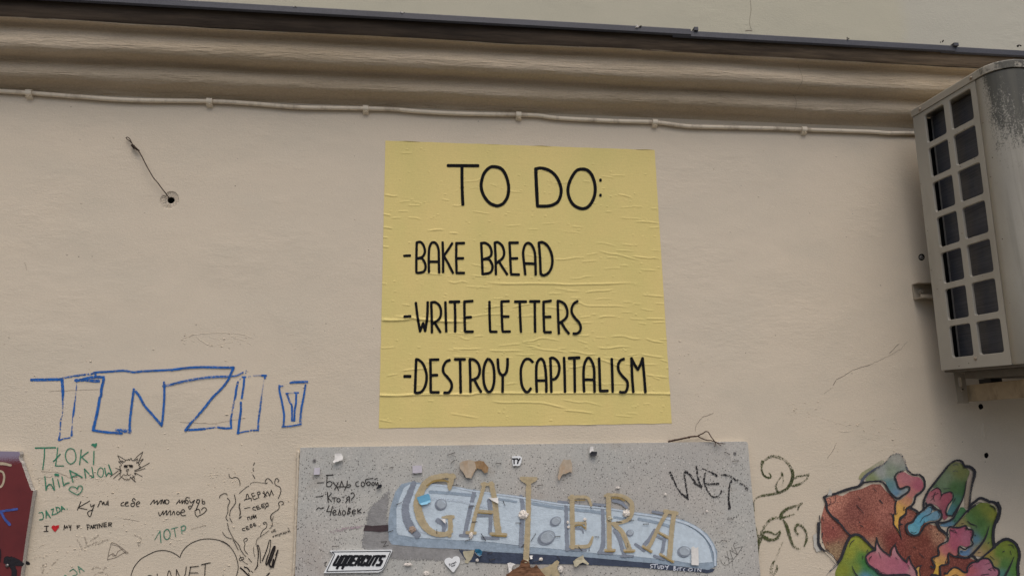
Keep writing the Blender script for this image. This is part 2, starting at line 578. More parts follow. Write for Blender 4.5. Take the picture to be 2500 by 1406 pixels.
# broken spot with a drilled hole, and the smaller holes
M_MORTAR = m_simple('bare_mortar', (156, 146, 131), .95, var=.25, ns=420, bump=.6, dirt=(124, 114, 100))
M_DARK = m_simple('hole_dark', (16, 15, 15), .9)
mb = MB()
P = hl[0]
cc = PY(416.5, 488, 0.0)
hr = 0.0085
n = len(P)
outer = [mb.add(p) for p in P]
mid = []
for p in P:
    q = p.lerp(cc, 0.14); q.y = 0.0022 + .001 * mnoise.noise(p * 300); mid.append(mb.add(q))
mid2 = []
for i, p in enumerate(P):
    q = p.lerp(cc, 0.42); q.y = 0.0028 + .0016 * mnoise.noise(p * 400); mid2.append(mb.add(q))
inner = []
for p in P:
    d = (p - cc).normalized(); q = cc + d * hr; q.y = 0.004; inner.append(mb.add(q))
for A, B in ((outer, mid), (mid, mid2), (mid2, inner)):
    for i in range(n): mb.face(A[i], A[(i + 1) % n], B[(i + 1) % n], B[i])
crater = mb.build('broken_plaster', M_MORTAR, bld)
crater['label'] = 'round chipped patch of bare mortar around a drilled hole'
def bore(name, loop_idx, verts, depth, y0=0.0, parent=bld):
    mb = MB()
    n = len(verts)
    c = sum((Vector(v) for v in verts), Vector()) / n
    a = [mb.add((v.x, y0, v.z)) for v in verts]
    b = [mb.add((c.x + (v.x - c.x) * .92, depth, c.z + (v.z - c.z) * .92)) for v in verts]
    for i in range(n): mb.face(a[i], a[(i + 1) % n], b[(i + 1) % n], b[i])
    mb.face(*b)
    return mb.build(name, M_DARK, parent)
bore('drill_hole', 0, [cc + Vector((math.cos(2 * math.pi * k / 20) * hr, 0, math.sin(2 * math.pi * k / 20) * hr)) for k in range(20)], 0.07, 0.004, crater)
bore('drill_hole', 1, hl[1], 0.06); bore('drill_hole', 2, hl[2], 0.06); bore('drill_hole', 3, hl[3], 0.06)
M_ANCH = m_simple('anchor_plastic', (118, 114, 108), .5)
mb = MB()
c = PY(2251, 628, 0.0)
for k in range(16):
    a = 2 * math.pi * k / 16; b2 = 2 * math.pi * (k + 1) / 16
    ring = []
    for (q, rr, yy) in ((a, .0062, .002), (a, .0036, -.001), (a, .0036, .02), (b2, .0036, .02), (b2, .0036, -.001), (b2, .0062, .002)):
        ring.append(mb.add((c.x + math.cos(q) * rr, yy, c.z + math.sin(q) * rr)))
    mb.face(ring[0], ring[1], ring[4], ring[5]); mb.face(ring[1], ring[2], ring[3], ring[4])
o = mb.build('wall_plug', M_ANCH, bld); o['label'] = 'empty grey wall plug beside the air conditioner'

# cracks and scraped ridges
M_CRACK = m_simple('crack_dark', (98, 89, 79), .95)
def crack(text, w, cx=SRC, lip=True, y=0.0):
    mb = MB()
    mb2 = MB()
    for pts, sharp in parse(cx, text, w):
        Q = polyline(pts, 4.0)
        for i in range(len(Q)):
            Q[i, 0] += 1.8 * mnoise.noise(Vector((i * .6, pts[0][0], 0))); Q[i, 1] += 1.8 * mnoise.noise(Vector((i * .6, pts[0][1], 4)))
            Q[i, 2] *= 0.6 + 0.5 * abs(mnoise.noise(Vector((i * .25, pts[0][0], 7))))
        ribbon(mb, Q, True, on(y - .0004), 3.0, 2, .4)
        if lip:
            mb2.tube([PY(q[0] - .3, q[1] - 1.0, y + .0002) for q in Q], [max(.0003, q[2] * .00055) for q in Q], 5)
    o = mb.build('plaster_crack', M_CRACK, bld, attrs=True)
    if lip: mb2.build('crack_lip', M_WALL, o, smooth=True)
crack('2122,891 2100,897 2082,903 2062,916 2042,926 2034,940', 1.5); crack('2215,833 2202,850 2172,868 2122,891', .7); crack('2034,945 2012,960', .6)
crack('2195,838 2172,862', 1.2); crack('1742,1008 1715,1018 1700,1036 1697,1052', 1.2); crack('2042,1080 2036,1095 2020,1118', 1.2)


crack('120,955 240,950', .8); crack('300,1265 340,1272', .8); crack('100,1150 140,1152 170,1165 190,1164', 1.0); crack('86,1168 128,1162', .8)
crack('440,1030 520,1034 600,1020', .8); crack('60,640 66,660', .8)

# raised trowel drags and scraped edges in the render
mb = MB()
for tx, w in (('446,826 470,818 500,814 540,812 575,814 600,818 622,828', 1.6), ('478,822 492,832 505,840 520,846', 2.0), ('520,846 545,838 570,834', 1.2), ('560,818 575,826 600,832 618,846', 1.4), ('505,818 520,826 540,830', 1.2),
              ('2000,1018 2040,1030 2080,1044', 1.2), ('2165,1044 2185,1047 2200,1045', 1.6), ('2045,1051 2062,1054 2080,1052', 1.7), ('2068,1037 2080,1036', 2.2), ('2090,1060 2110,1068 2140,1075', 1.2), ('2120,1056 2150,1064', 1.0), ('2020,1120 2032,1100 2041,1078', 1.5),
              ('215,1164 235,1168 256,1170', 1.8), ('160,1162 180,1168 205,1166', 1.5), ('105,1158 120,1150 135,1149', 1.4), ('84,1167 96,1170 112,1167', 1.6), ('410,1310 430,1318 450,1316', 1.6), ('445,1302 465,1304', 1.5), ('430,1324 470,1322', 1.0), ('180,1305 200,1310 212,1309', 1.6), ('70,1340 90,1345', 1.4),
              ('505,1162 520,1158 545,1160', 1.5), ('560,1166 580,1163', 1.3), ('1700,890 1720,884 1750,880', 1.0), ('1660,760 1690,750', 1.0), ('60,1040 110,1036', 1.0), ('620,1060 680,1056 700,1060', 1.1), ('700,820 720,816', 1.2), ('180,570 220,566', .9), ('330,700 380,696', .9), ('1900,740 1940,734', .9)):
    for pts, sharp in parse(SRC, tx, w):
        Q = polyline(pts, 3.0)
        q0 = pts[0][0]
        mb.tube([PY(q[0] + 1.5 * mnoise.noise(Vector((i * .5, q0, 0))), q[1] + 1.5 * mnoise.noise(Vector((i * .5, q0, 5))), .0003) for i, q in enumerate(Q)],
                [max(.0004, .00075 * w * (.7 + .6 * mnoise.noise(Vector((i * .7, q0, 9)))) * min(1, (i + 1) / 3, (len(Q) - i) / 3)) for i in range(len(Q))], 6)
o = mb.build('raised_plaster', M_WALL, bld, smooth=True)
o['kind'] = 'stuff'

# cornice: run moulding; profile given as (y, row of the photograph at column 1000)
PROF = [(0.0, 264), (-.004, 257), (-.012, 250), (-.022, 243), (-.032, 236), (-.041, 229), (-.047, 221), (-.0485, 212), (-.047, 203), (-.043, 196), (-.039, 191),
        (-.041, 187.5), (-.050, 183), (-.062, 177), (-.074, 170), (-.083, 162), (-.0885, 152), (-.0895, 141), (-.088, 130), (-.085, 120), (-.081, 113),
        (-.083, 109), (-.092, 105), (-.103, 100), (-.110, 96), (-.112, 93)]
CORN = [(y, PY(1000, v, y).z) for y, v in PROF]
mb = MB()
xs = np.arange(XL, XR + .001, .02)
rows = []
for x in xs:
    row = []
    for i, (y, z) in enumerate(CORN):
        k = 0.0 if i == 0 else 1.0
        dz = 0.0035 * mnoise.noise(Vector((x * 2.3, i * .22, 1.0))) + .0018 * mnoise.noise(Vector((x * 9, i * .35, 5.0)))
        dy = 0.0030 * mnoise.noise(Vector((x * 3.0, i * .3, 11.0))) + .0012 * mnoise.noise(Vector((x * 14, i * .5, 3.0)))
        row.append(mb.add((x, y + dy * k, z + dz * k)))
    rows.append(row)
for a, b in zip(rows, rows[1:]):
    for i in range(len(CORN) - 1):
        mb.face(a[i], b[i], b[i + 1], a[i + 1])
t = NT('cornice_paint')
c = t.mix(t.mr(t.noise((1.5, 1.5, 9), 4, .6), .35, .68), C(158, 145, 126), C(147, 133, 112))
sm = t.mr(t.noise((2.2, 2.2, 26), 5, .65, 6.0), .52, .74)                      # soot wiped along the moulding
c = t.mix(t.math('MULTIPLY', sm, .32), c, C(104, 91, 75))
c = t.mix(1.0, c, t.mr(t.noise((160, 160, 420), 3, .7), .3, .7, .88, 1.08), 'MULTIPLY')
h = t.math('ADD', t.math('MULTIPLY', t.noise((26, 90, 190), 4, .65), 2.2), t.math('MULTIPLY', t.noise((8, 30, 60), 3, .55, 9.0), 4.0))
rid = t.mr(t.noise((14, 60, 130), 3, .6, 2.0), .55, .68)
h = t.math('ADD', h, t.math('MULTIPLY', rid, 1.1))
t.bump(h, .6, .0026)
M_CORN = t.out(c, .88, spec=.25)
corn = mb.build('cornice', M_CORN, bld, smooth=True)
corn['label'] = 'moulded beige cornice of two rounded bands, sooty underneath'

# the cornice top band under the flashing: soot and soffit shade in its colour
FY, FZ = CORN[-1]
FTOP = PY(1000, 49.5, -.125).z
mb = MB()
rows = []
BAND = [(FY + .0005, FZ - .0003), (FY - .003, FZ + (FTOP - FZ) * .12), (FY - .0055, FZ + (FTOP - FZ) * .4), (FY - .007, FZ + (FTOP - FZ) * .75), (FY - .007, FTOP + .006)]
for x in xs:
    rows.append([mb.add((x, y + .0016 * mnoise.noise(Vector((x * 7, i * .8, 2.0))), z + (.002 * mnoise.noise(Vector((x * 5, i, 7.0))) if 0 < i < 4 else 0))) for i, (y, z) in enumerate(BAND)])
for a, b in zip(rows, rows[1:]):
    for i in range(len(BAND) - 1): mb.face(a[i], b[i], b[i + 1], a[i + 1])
t = NT('sooty_shaded_band')
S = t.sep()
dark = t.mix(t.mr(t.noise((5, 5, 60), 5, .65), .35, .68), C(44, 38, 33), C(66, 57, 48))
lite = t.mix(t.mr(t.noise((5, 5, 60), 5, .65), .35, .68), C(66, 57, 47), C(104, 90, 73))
fade = t.mr(t.math('ADD', S[0], t.math('MULTIPLY', t.noise((2, 2, 6), 4), 1.0)), .75, 2.2)     # soot and painted shade thin out to the right
c = t.mix(fade, dark, lite)
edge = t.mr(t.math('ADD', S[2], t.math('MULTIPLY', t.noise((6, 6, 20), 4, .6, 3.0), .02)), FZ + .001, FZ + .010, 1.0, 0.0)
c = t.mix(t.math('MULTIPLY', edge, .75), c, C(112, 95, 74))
t.bump(t.noise((20, 40, 240), 4, .65), .7, .002)
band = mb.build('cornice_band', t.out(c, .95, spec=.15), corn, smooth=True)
band['label'] = 'dark band under the metal flashing, coloured by soot and painted shade'

# upper wall and coping
UZ0 = FTOP - .02
mb = MB()
mb.box((XL, 0.0, UZ0), (XR, 0.38, 6.0))
upw = mb.build('upper_wall', M_UPPER, bld)
upw['label'] = 'smooth greenish cream wall above the flashing'
M_COPE = m_simple('coping', (92, 90, 86), .8)
mb = MB(); mb.box((XL - .05, -.06, 6.0), (XR + .05, .46, 6.09)); mb.build('roof_coping', M_COPE, bld)
mb = MB()
for pts, sharp in parse(SRC, '1831,-40 1832,2 1833,14 1834,24 1832,38 1830,52 1831,64 1834,72', .8):
    Q = polyline(pts, 3.0); Q[:, 0] += [1.2 * mnoise.noise(Vector((i * .7, 1, 2))) for i in range(len(Q))]
    ribbon(mb, Q, True, on(-.0004), 3.0, 2, .4)
for pts, sharp in parse(SRC, '1820,76 1828,75 1836,76', 1.6): ribbon(mb, pts, True, on(-.0004), 3.0, 2, .4)
mb.build('plaster_crack', M_CRACK, bld, attrs=True)
mb = MB()
xh = PY(1945, 175, -.07).x                          # hairline crack running down the moulding
hp = [(xh + .006 * mnoise.noise(Vector((i * .35, 3, 1))), y - .0012, z) for i, (y, z) in enumerate(CORN[1:-1])]
a = [mb.add(p) for p in hp]; b = [mb.add((p[0] + .0008, p[1], p[2])) for p in hp]
for i in range(len(a) - 1): mb.face(a[i], b[i], b[i + 1], a[i + 1])
mb.build('hairline_crack', M_CRACK, corn)

# metal flashing in three lapped lengths
t = NT('flashing_metal')
c = t.mix(t.mr(t.noise((3, 3, 20), 5, .6), .35, .68), C(58, 58, 62), C(48, 48, 52))
c = t.mix(1.0, c, t.mr(t.noise((300, 300, 300), 2, .7), .3, .7, .82, 1.2), 'MULTIPLY')
t.bump(t.noise((4, 4, 4), 3), .15, .004)
M_FLASH = t.out(c, .5, metal=.25, spec=.4)
LZT, LZB = PY(1000, 33.5, -.131).z, PY(1000, 49.5, -.131).z
def flashing(x0, x1, dy, dz, lap=0.0):
    mb = MB()
    n = max(2, int((x1 - x0) / .05))
    prof = [(0.002, LZT + .035), (-.126, LZT + .0015), (-.1295, LZT + .0005), (-.131, LZT - .002), (-.131, LZB + .0025), (-.1288, LZB), (-.1265, LZB + .001), (-.1255, LZB + .005)]
    prof += [(y + (.0018 if i > 0 else 0), z - .0015) for i, (y, z) in reversed(list(enumerate(prof)))][1:-1]
    rr = []
    for i in range(n + 1):
        x = x0 + (x1 - x0) * i / n
        w = .0012 * mnoise.noise(Vector((x * 1.7, dy * 50, 0)))
        rr.append([mb.add((x, y + dy + w, z + dz + w * .8)) for y, z in prof])
    for a, b in zip(rr, rr[1:]):
        for i in range(len(prof) - 1): mb.face(a[i], b[i], b[i + 1], a[i + 1])
    mb.face(*rr[0]); mb.face(*rr[-1][::-1])
    return mb
XJ1 = PY(1690, 90, -.14).x; XJ2 = PY(2338, 118, -.14).x
f1 = flashing(XL, XJ1, -.003, 0.0).build('flashing', M_FLASH, bld)
f2 = flashing(XJ1 - .05, XJ2, .000, -.0035).build('flashing', M_FLASH, bld)
f3 = flashing(XJ2 - .04, XR, .0025, -.005).build('flashing', M_FLASH, bld)
mb = MB()                                            # turned-up ends and clips at the laps
p = PY(1696, 74, -.13)
mb.box((p.x - .003, p.y - .006, p.z - .004), (p.x + .008, p.y + .05, p.z + .006))
mb.build('lap_clip', M_FLASH, f2)
mb = MB()
p = PY(2336, 108, -.135)
mb.box((p.x - .010, p.y - .002, p.z - .006), (p.x + .004, p.y + .06, p.z + .003))
mb.build('lap_clip', M_FLASH, f3)
# small corner of sealant and rubble lying on the flashing
M_CLUMP = m_simple('dark_clump', (34, 30, 28), .95, var=.4, ns=300, bump=.6)
M_PALE = m_simple('pale_dropping', (168, 164, 158), .9, var=.2, ns=300)
CL = [(720, 17, 'small pale crumb on the flashing, farthest left of the crumbs', .45, True), (984, 31, 'black and white crumb on the flashing above the pipe', .7, True),
      (1560, 66, 'white and black dropping on the flashing, near the lapped joint', 1.0, True), (2070, 93, 'dark clump of dirt on the flashing, left of the three dark ones', .75, False),
      (2300, 100, 'dark clump of dirt on the flashing just left of the bent clip', .8, False), (2488, 110, 'spiky dark clump of dirt on the flashing at its far right', .85, False)]
for i, (u, v, lb, s, white) in enumerate(CL):
    b = PY(u, v + 2, -.133)
    e = empty('dirt_clump', b)
    tag(e, lb, 'dirt clump', 'crumbs and clumps lying on the metal flashing')
    mb = MB()
    for k in range(5):
        q = b + Vector((random.uniform(-.0042, .0042) * s + (.004 * s if white else 0), random.uniform(-.003, .003), random.uniform(-.002, .005) * s))
        mb.blob(q, random.uniform(.0016, .0034) * s, (1, 1, 1.1), .9, i * 9 + k, 1, 1.6)
    mb.build('clump', M_CLUMP, e)
    if white:
        mb = MB()
        for k in range(3):
            q = b + Vector((-.006 * s + random.uniform(-.002, .004) * s, -.002, random.uniform(-.001, .004) * s))
            mb.blob(q, random.uniform(.002, .0036) * s, (1.3, 1, .9), .7, i * 5 + k + 50, 1)
        mb.build('white_crust', M_PALE, e)

# ------------------------------------------------------------------ cable pipe with its clips
M_PIPE = m_simple('pipe_paint', (186, 175, 156), .6, var=.06, ns=40, bump=.12, dirt=(120, 106, 88))
M_CLIP = m_simple('clip_paint', (186, 176, 158), .6, var=.06, ns=60, bump=.2)
PR = .0058
PIPE = [(-1500, 160), (-700, 192), (-200, 212), (0, 223), (72, 227.5), (180, 236), (320, 245), (512, 248), (620, 254), (718, 262), (800, 264), (893, 265.5), (960, 267.5), (1024, 273), (1120, 278), (1266, 281), (1317, 283), (1363, 289), (1496, 296), (1598, 299), (1675, 308.5), (1752, 311), (1880, 314), (1962, 317), (2116, 322), (2167, 325.5), (2230, 326), (2420, 332), (2800, 340), (3300, 350)]
pp = catmull(np.array(PIPE, float), 12)
path = [PY(u, v, -PR - .0012) for u, v in pp]
pe = empty('cable_pipe', (path[0].x, 0, path[0].z))
tag(pe, 'thin painted cable pipe running along the foot of the cornice in clips', 'pipe')
mb = MB(); mb.tube(path, PR, 12); mb.build('pipe', M_PIPE, pe, smooth=True)
for u, v in ((72, 227.5), (512, 248), (893, 265.5), (1266, 281), (1598, 299), (1962, 317), (2420, 332)):
    c = PY(u, v, -PR - .0012)
    mb = MB()
    R1, R0 = PR + .0030, PR - .0002
    arc = [(math.cos(a) * R1, math.sin(a) * R1) for a in [math.pi * k / 10 for k in range(11)]]
    L = []
    for sx in (-.0072, .0072):
        prof = [(c.y - a[1], c.z + a[0]) for a in arc]                 # round the front of the pipe
        prof = [(0.0005, c.z + R1)] + prof + [(c.y - R1 * .55, c.z - R1 - .003), (0.0005, c.z - R1 - .0065)]
        L.append([mb.add((c.x + sx, y, z)) for y, z in prof])
    for i in range(len(L[0]) - 1): mb.face(L[0][i], L[0][i + 1], L[1][i + 1], L[1][i])
    mb.face(*L[0][::-1]); mb.face(*L[1])
    cl = mb.build('clip', M_CLIP, pe)
    mb = MB(); mb.blob((c.x + .001, c.y - R1 * .62, c.z - R1 - .0016), .0019, (1, .8, 1), .1, u, 1)
    mb.build('nail', M_CLIP, cl, smooth=True)

# ------------------------------------------------------------------ rusty wire hanging out of the drilled hole
M_WIRE = m_simple('rusty_wire', (46, 35, 28), .8, var=.3, ns=300)
ZW = ctx(280, 320, .14937)
wp = [PY(*px(ZW, '%g,%g' % (a, b))[0], y) for a, b, y in ((925, 1140, .03), (890, 1095, .004), (850, 1040, -.006), (780, 950, -.010), (690, 830, -.013), (640, 775, -.014), (560, 640, -.015), (500, 530, -.014), (440, 410, -.012), (385, 322, -.010), (310, 250, -.008), (275, 190, -.007))]
we = empty('wire', (wp[0].x, 0, wp[0].z))
tag(we, 'thin rusty wire with a twisted loop poking out of the hole in the wall', 'wire')
def c3(pts, n=6):
    out = []
    for i in range(len(pts) - 1):
        p0, p1, p2, p3 = pts[max(i - 1, 0)], pts[i], pts[i + 1], pts[min(i + 2, len(pts) - 1)]
        for k in range(n):
            s = k / n
            out.append(0.5 * (2 * p1 + (p2 - p0) * s + (2 * p0 - 5 * p1 + 4 * p2 - p3) * s * s + (3 * p1 - p0 - 3 * p2 + p3) * s ** 3))
    return out + [pts[-1]]
mb = MB(); mb.tube(c3(wp), .0013, 8)
lp = [PY(*px(ZW, '%g,%g' % (a, b))[0], y) for a, b, y in ((275, 190, -.007), (245, 130, -.006), (215, 106, -.006), (186, 112, -.007), (205, 138, -.008), (245, 165, -.008), (275, 200, -.008))]
mb.tube(c3(lp), .0011, 8)
mb.build('strand', M_WIRE, we, smooth=True)
mb = MB()
a, b = wp[10], wp[9]
hx = []
for k in range(40):
    s = k / 39; q = b.lerp(wp[10] + (wp[10] - b) * .35, s); an = s * 2 * math.pi * 5
    hx.append(q + Vector((math.cos(an) * .0028, math.sin(an) * .0028, math.sin(an) * .0012)))
mb.tube(hx, .0012, 6)
q = px(ZW, '310,262')[0]
mb.tube([PY(*px(ZW, '270,238')[0], -.010), PY(*px(ZW, '320,298')[0], -.009)], .0012, 6)
mb.tube([PY(*px(ZW, '325,232')[0], -.010), PY(*px(ZW, '300,285')[0], -.009)], .0012, 6)
mb.build('twist', M_WIRE, we, smooth=True)

# ------------------------------------------------------------------ the pasted yellow poster: real folds in the paper
PTL, PTR, PBR, PBL = [PY(u, v, 0.0) for u, v in ((941, 344), (1598, 367), (1640, 1033), (925, 1045))]
PX0, PX1, PZ0, PZ1 = min(PTL.x, PBL.x), max(PTR.x, PBR.x), min(PBL.z, PBR.z), max(PTL.z, PTR.z)
NG = 600
gx = np.linspace(PX0, PX1, NG); gz = np.linspace(PZ0, PZ1, NG)
GH = np.zeros((NG, NG))                              # [iz, ix]
GXX, GZZ = np.meshgrid(gx, gz)
def fold(cx, text, h, sig, ph=None):
    for pts, sharp in parse(cx, text, 1.0):
        Q = catmull(pts, 1.2)
        W = [PY(q[0], q[1], 0.0) for q in Q]
        n = len(W)
        for i, p in enumerate(W):
            k = min(1.0, i / (n * .12 + 1), (n - 1 - i) / (n * .18 + 1)) if ph is None else ph
            k *= 0.75 + .5 * abs(mnoise.noise(Vector((p.x * 40, p.z * 40, h * 1e4))))
            r = int(3.2 * sig / (gx[1] - gx[0])) + 1
            ix = int((p.x - PX0) / (PX1 - PX0) * (NG - 1)); iz = int((p.z - PZ0) / (PZ1 - PZ0) * (NG - 1))
            a0, a1, b0, b1 = max(0, iz - r), min(NG, iz + r + 1), max(0, ix - r), min(NG, ix + r + 1)
            if a0 >= a1 or b0 >= b1: continue
            dz = GZZ[a0:a1, b0:b1] - p.z; dx = GXX[a0:a1, b0:b1] - p.x
            up_ = np.where(dz > 0, 1.5, 0.75)             # a fold leans: gentle above, steep below
            g = h * k * np.exp(-((dz / (sig * up_)) ** 2 + (dx / (sig * 1.1)) ** 2) / 2)
            GH[a0:a1, b0:b1] = np.maximum(GH[a0:a1, b0:b1], g)
BIG, MED, SML = (.0019, .0015), (.0013, .0012), (.0009, .0011)
fold(Z3, '160,1300 350,1305 520,1295 650,1280; 370,1255 560,1262 700,1285 900,1305 1100,1320 1500,1325', .0028, .0020)
fold(Z3, '1640,755 1800,775 2000,785 2340,780 2650,785 2850,795 3050,790 3350,785 3700,772 3860,785', *BIG)
fold(Z5, '120,893 350,900 520,892 700,885 1100,883 1350,885 1500,865 2163,868 2800,866 3300,866 3800,873 4090,882', .0022, .0016, 1.0)
fold(Z5, '560,875 720,865 900,850', *MED)
fold(Z3, '790,620 900,640 1080,655; 1130,745 1230,770 1330,750 1430,768; 1270,1265 1500,1245 1700,1220 2060,1220; 1640,1130 1800,1110 2000,1080; 2040,1125 2200,1085 2340,1070; 840,25 980,12 1080,15; 1150,55 1280,65', *MED)
fold(Z3, '190,118 280,125; 190,250 290,260; 180,780 260,785; 1380,820 1600,830 1760,850; 1460,665 1600,675 1730,682; 1460,500 1650,540 1720,548; 480,1080 600,1090', *SML)
fold(Z1, '205,910 330,935 430,935; 200,1190 320,1215; 200,1378 350,1400', *MED)
fold(Z1, '320,1250 470,1245; 560,1240 680,1250 760,1275; 420,1150 570,1155; 560,1065 680,1070 760,1065; 430,1020 600,1010; 1040,980 1160,1000; 1740,760 1840,800', *SML)
fold(Z4, '1060,310 1230,355 1330,365 1500,410 1660,452; 1530,385 1700,408 1800,418 1850,412 1960,432; 430,432 560,435 740,410 850,410; 860,910 1000,888 1200,878 1270,858; 1680,938 1850,955 2010,968; 610,1045 780,1050 900,1095 1200,1100 1330,1100 1490,1118; 300,1115 430,1125 570,1150; 1730,1280 2030,1285; 1050,1270 1150,1250 1330,1250', *MED)
fold(Z4, '570,885 800,885; 780,1265 950,1245; 1550,1065 1670,1072; 1870,1065 2010,1068; 1020,200 1130,200 1340,255; 1390,220 1560,235; 890,370 1060,345; 810,470 1040,450; 340,925 540,920; 650,980 820,990; 640,710 780,705 870,680 1000,672; 1410,1040 1540,1045; 1660,1135 1770,1160 1860,1165; 1380,1185 1560,1190; 1520,1285 1650,1285; 1830,1335 2020,1330; 680,1345 1010,1335; 1620,1340 1750,1360; 1300,305 1570,318; 1660,580 1900,595; 950,1220 1030,1220', *SML)
fold(Z2, '1590,1300 1750,1305 1940,1325; 1330,910 1420,925 1540,960', *MED)
fold(Z2, '1800,1115 1920,1118; 1370,1245 1530,1255 1690,1265; 1530,1080 1700,1090; 830,720 950,735; 1100,650 1300,680; 1160,1160 1260,1160; 680,1370 840,1380; 1780,1390 1940,1380', *SML)
fold(Z5, '1580,965 1780,990 2000,985 2163,990 2320,1000 2560,1055 2680,1080; 2570,1090 2810,1110 2990,1135; 1580,300 1700,308 2050,305; 1100,275 1200,285 1500,282; 430,570 720,540 800,535', *MED)
fold(Z5, '1060,1130 1300,1170 1460,1195; 130,1215 330,1250; 240,640 400,610; 1100,380 1400,385; 1190,120 1280,155 1350,155; 1380,120 1520,110; 1700,245 1880,225 2020,215; 1800,750 1960,730; 750,455 900,455; 1020,75 1200,82 1330,80', *SML)
fold(Z6, '-40,185 100,180 200,145 300,145 480,175; 20,250 100,250 230,290 450,310 580,335; 580,315 700,325 830,352 980,350; 960,265 1100,275 1250,255 1410,255; 1140,120 1300,115 1420,145 1550,150; 1590,140 1700,180 1850,200; 1530,350 1700,380 1850,400; 900,385 1100,455 1240,510 1310,545; 560,530 700,520 820,495 1000,515; 1600,620 1750,645 1930,665', *MED)
fold(Z6, '1790,420 1910,460; 700,170 850,215; 1690,650 1800,690; 690,745 1000,745 1300,745 1420,755; 1290,485 1790,490; 800,645 1130,780; 470,945 700,985 830,985 1050,1040; 430,290 560,270; 640,95 800,110 880,92; 930,130 1080,135; 1360,370 1500,350; 1780,160 1900,160; 180,650 280,640; 200,490 320,495 500,500', *SML)
for k in range(85):                                 # the many small wrinkles, thickest low and to the right
    s, tt = random.random(), random.random()
    if random.random() > .25 + .75 * (0.5 * s + 0.5 * (1 - abs(tt - .42))): continue
    u = 930 + s * 700; v = 360 + (1 - tt) * 670
    L = random.uniform(14, 55); a = random.uniform(-.10, .16)
    fold(SRC, '%f,%f %f,%f %f,%f' % (u - L / 2, v - a * L / 2, u, v + random.uniform(-2, 2), u + L / 2, v + a * L / 2), random.uniform(.0004, .0010), random.uniform(.0008, .0012))
for k in range(230):                                 # grains of the wall pushing through
    u, v = random.uniform(945, 1630), random.uniform(355, 1035)
    fold(SRC, '%f,%f %f,%f' % (u, v, u + random.uniform(1, 4), v), random.uniform(.0005, .0011), random.uniform(.0008, .0013), 1.0)
vsp = []
E_ = lambda s, sd: .0009 * mnoise.noise(Vector((s * 30, sd, 0)))
for iz in range(NG):
    tz = iz / (NG - 1)
    for ix in range(NG):
        tx = ix / (NG - 1)
        lo = PBL.lerp(PBR, tx); hi = PTL.lerp(PTR, tx)
        p = lo.lerp(hi, tz)
        vsp.append((p.x, p.z))
vsp = np.array(vsp)
def hgt(x, z):
    fx = (x - PX0) / (PX1 - PX0) * (NG - 1); fz = (z - PZ0) / (PZ1 - PZ0) * (NG - 1)
    ix = int(max(0, min(NG - 2, fx))); iz = int(max(0, min(NG - 2, fz)))
    fx = min(1, max(0, fx - ix)); fz = min(1, max(0, fz - iz))
    return (GH[iz, ix] * (1 - fx) + GH[iz, ix + 1] * fx) * (1 - fz) + (GH[iz + 1, ix] * (1 - fx) + GH[iz + 1, ix + 1] * fx) * fz
def hmax(x, z):
    ix = int(round((x - PX0) / (PX1 - PX0) * (NG - 1))); iz = int(round((z - PZ0) / (PZ1 - PZ0) * (NG - 1)))
    return float(GH[max(0, iz - 1):iz + 2, max(0, ix - 1):ix + 2].max()) if 0 <= ix < NG and 0 <= iz < NG else 0.0
pb = ((PTL.x + PBR.x) / 2, 0.0, PZ0)
post = empty('poster', pb)
tag(post, 'square yellow hand lettered poster pasted on the wall, wrinkled, listing three things to do', 'poster')
mb = MB()
for i, (x, z) in enumerate(vsp):
    iz, ix = divmod(i, NG)
    ex = E_(z, 1.0) if ix in (0, NG - 1) else 0.0
    ez = E_(x, 5.0) if iz in (0, NG - 1) else 0.0
    h = hgt(x, z) + .0008
    if iz == 0: h += .003 * max(0, mnoise.noise(Vector((x * 11, 3, 0))) - .15)
    if iz == NG - 1: h += .003 * max(0, mnoise.noise(Vector((x * 14, 8, 0))) - .12)
    mb.v.append((x + ex, -h, z + ez))
mb.den = [1.0] * len(mb.v); mb.edge = mb.den; mb.col = [(1, 1, 1, 1)] * len(mb.v)
for iz in range(NG - 1):
    for ix in range(NG - 1):
        a = iz * NG + ix
        mb.f.append((a, a + 1, a + NG + 1, a + NG))
t = NT('poster_paper')
c = t.mix(t.mr(t.noise((5, 5, 3), 3), .38, .64), C(179, 162, 104), C(172, 159, 100))
c = t.mix(t.mr(t.noise((9, 9, 9), 4, .6, 2.0), .5, .75, 0, .35), c, C(181, 160, 103))
c = t.mix(1.0, c, t.mr(t.noise((400, 400, 400), 2, .7), .3, .7, .94, 1.05), 'MULTIPLY')
h = t.math('ADD', t.noise((40, 40, 190), 3, .6), t.math('MULTIPLY', t.noise((220, 220, 380), 3), .4))
t.bump(h, .28, .0012)
sheet = mb.build('paper_sheet', t.out(c, .62, spec=.3), post, smooth=True)
M_INK = m_simple('poster_ink', (13, 14, 17), .85, var=.25, ns=200, spec=.12)
def pp_(u, v, l):
    p = PY(u, v, 0.0)
    q = PY(u, v, -hmax(p.x, p.z) - .0016 - l)
    return q
def letters(name, specs, label):
    return strokes(name, M_INK, post, specs, pp_, 2.2, label, 4, .05)
letters('lettering', [(Z1, 45, 1, '1135,495 1565,497; 1335,500 1335,700 1340,900 1348,1050; 1790,510 1720,530 1650,610 1615,720 1612,820 1650,930 1720,1020 1800,1062 1860,1066 1930,1030 1985,940 2003,820 1985,700 1940,590 1880,530 1790,510')], 'word TO in the heading')
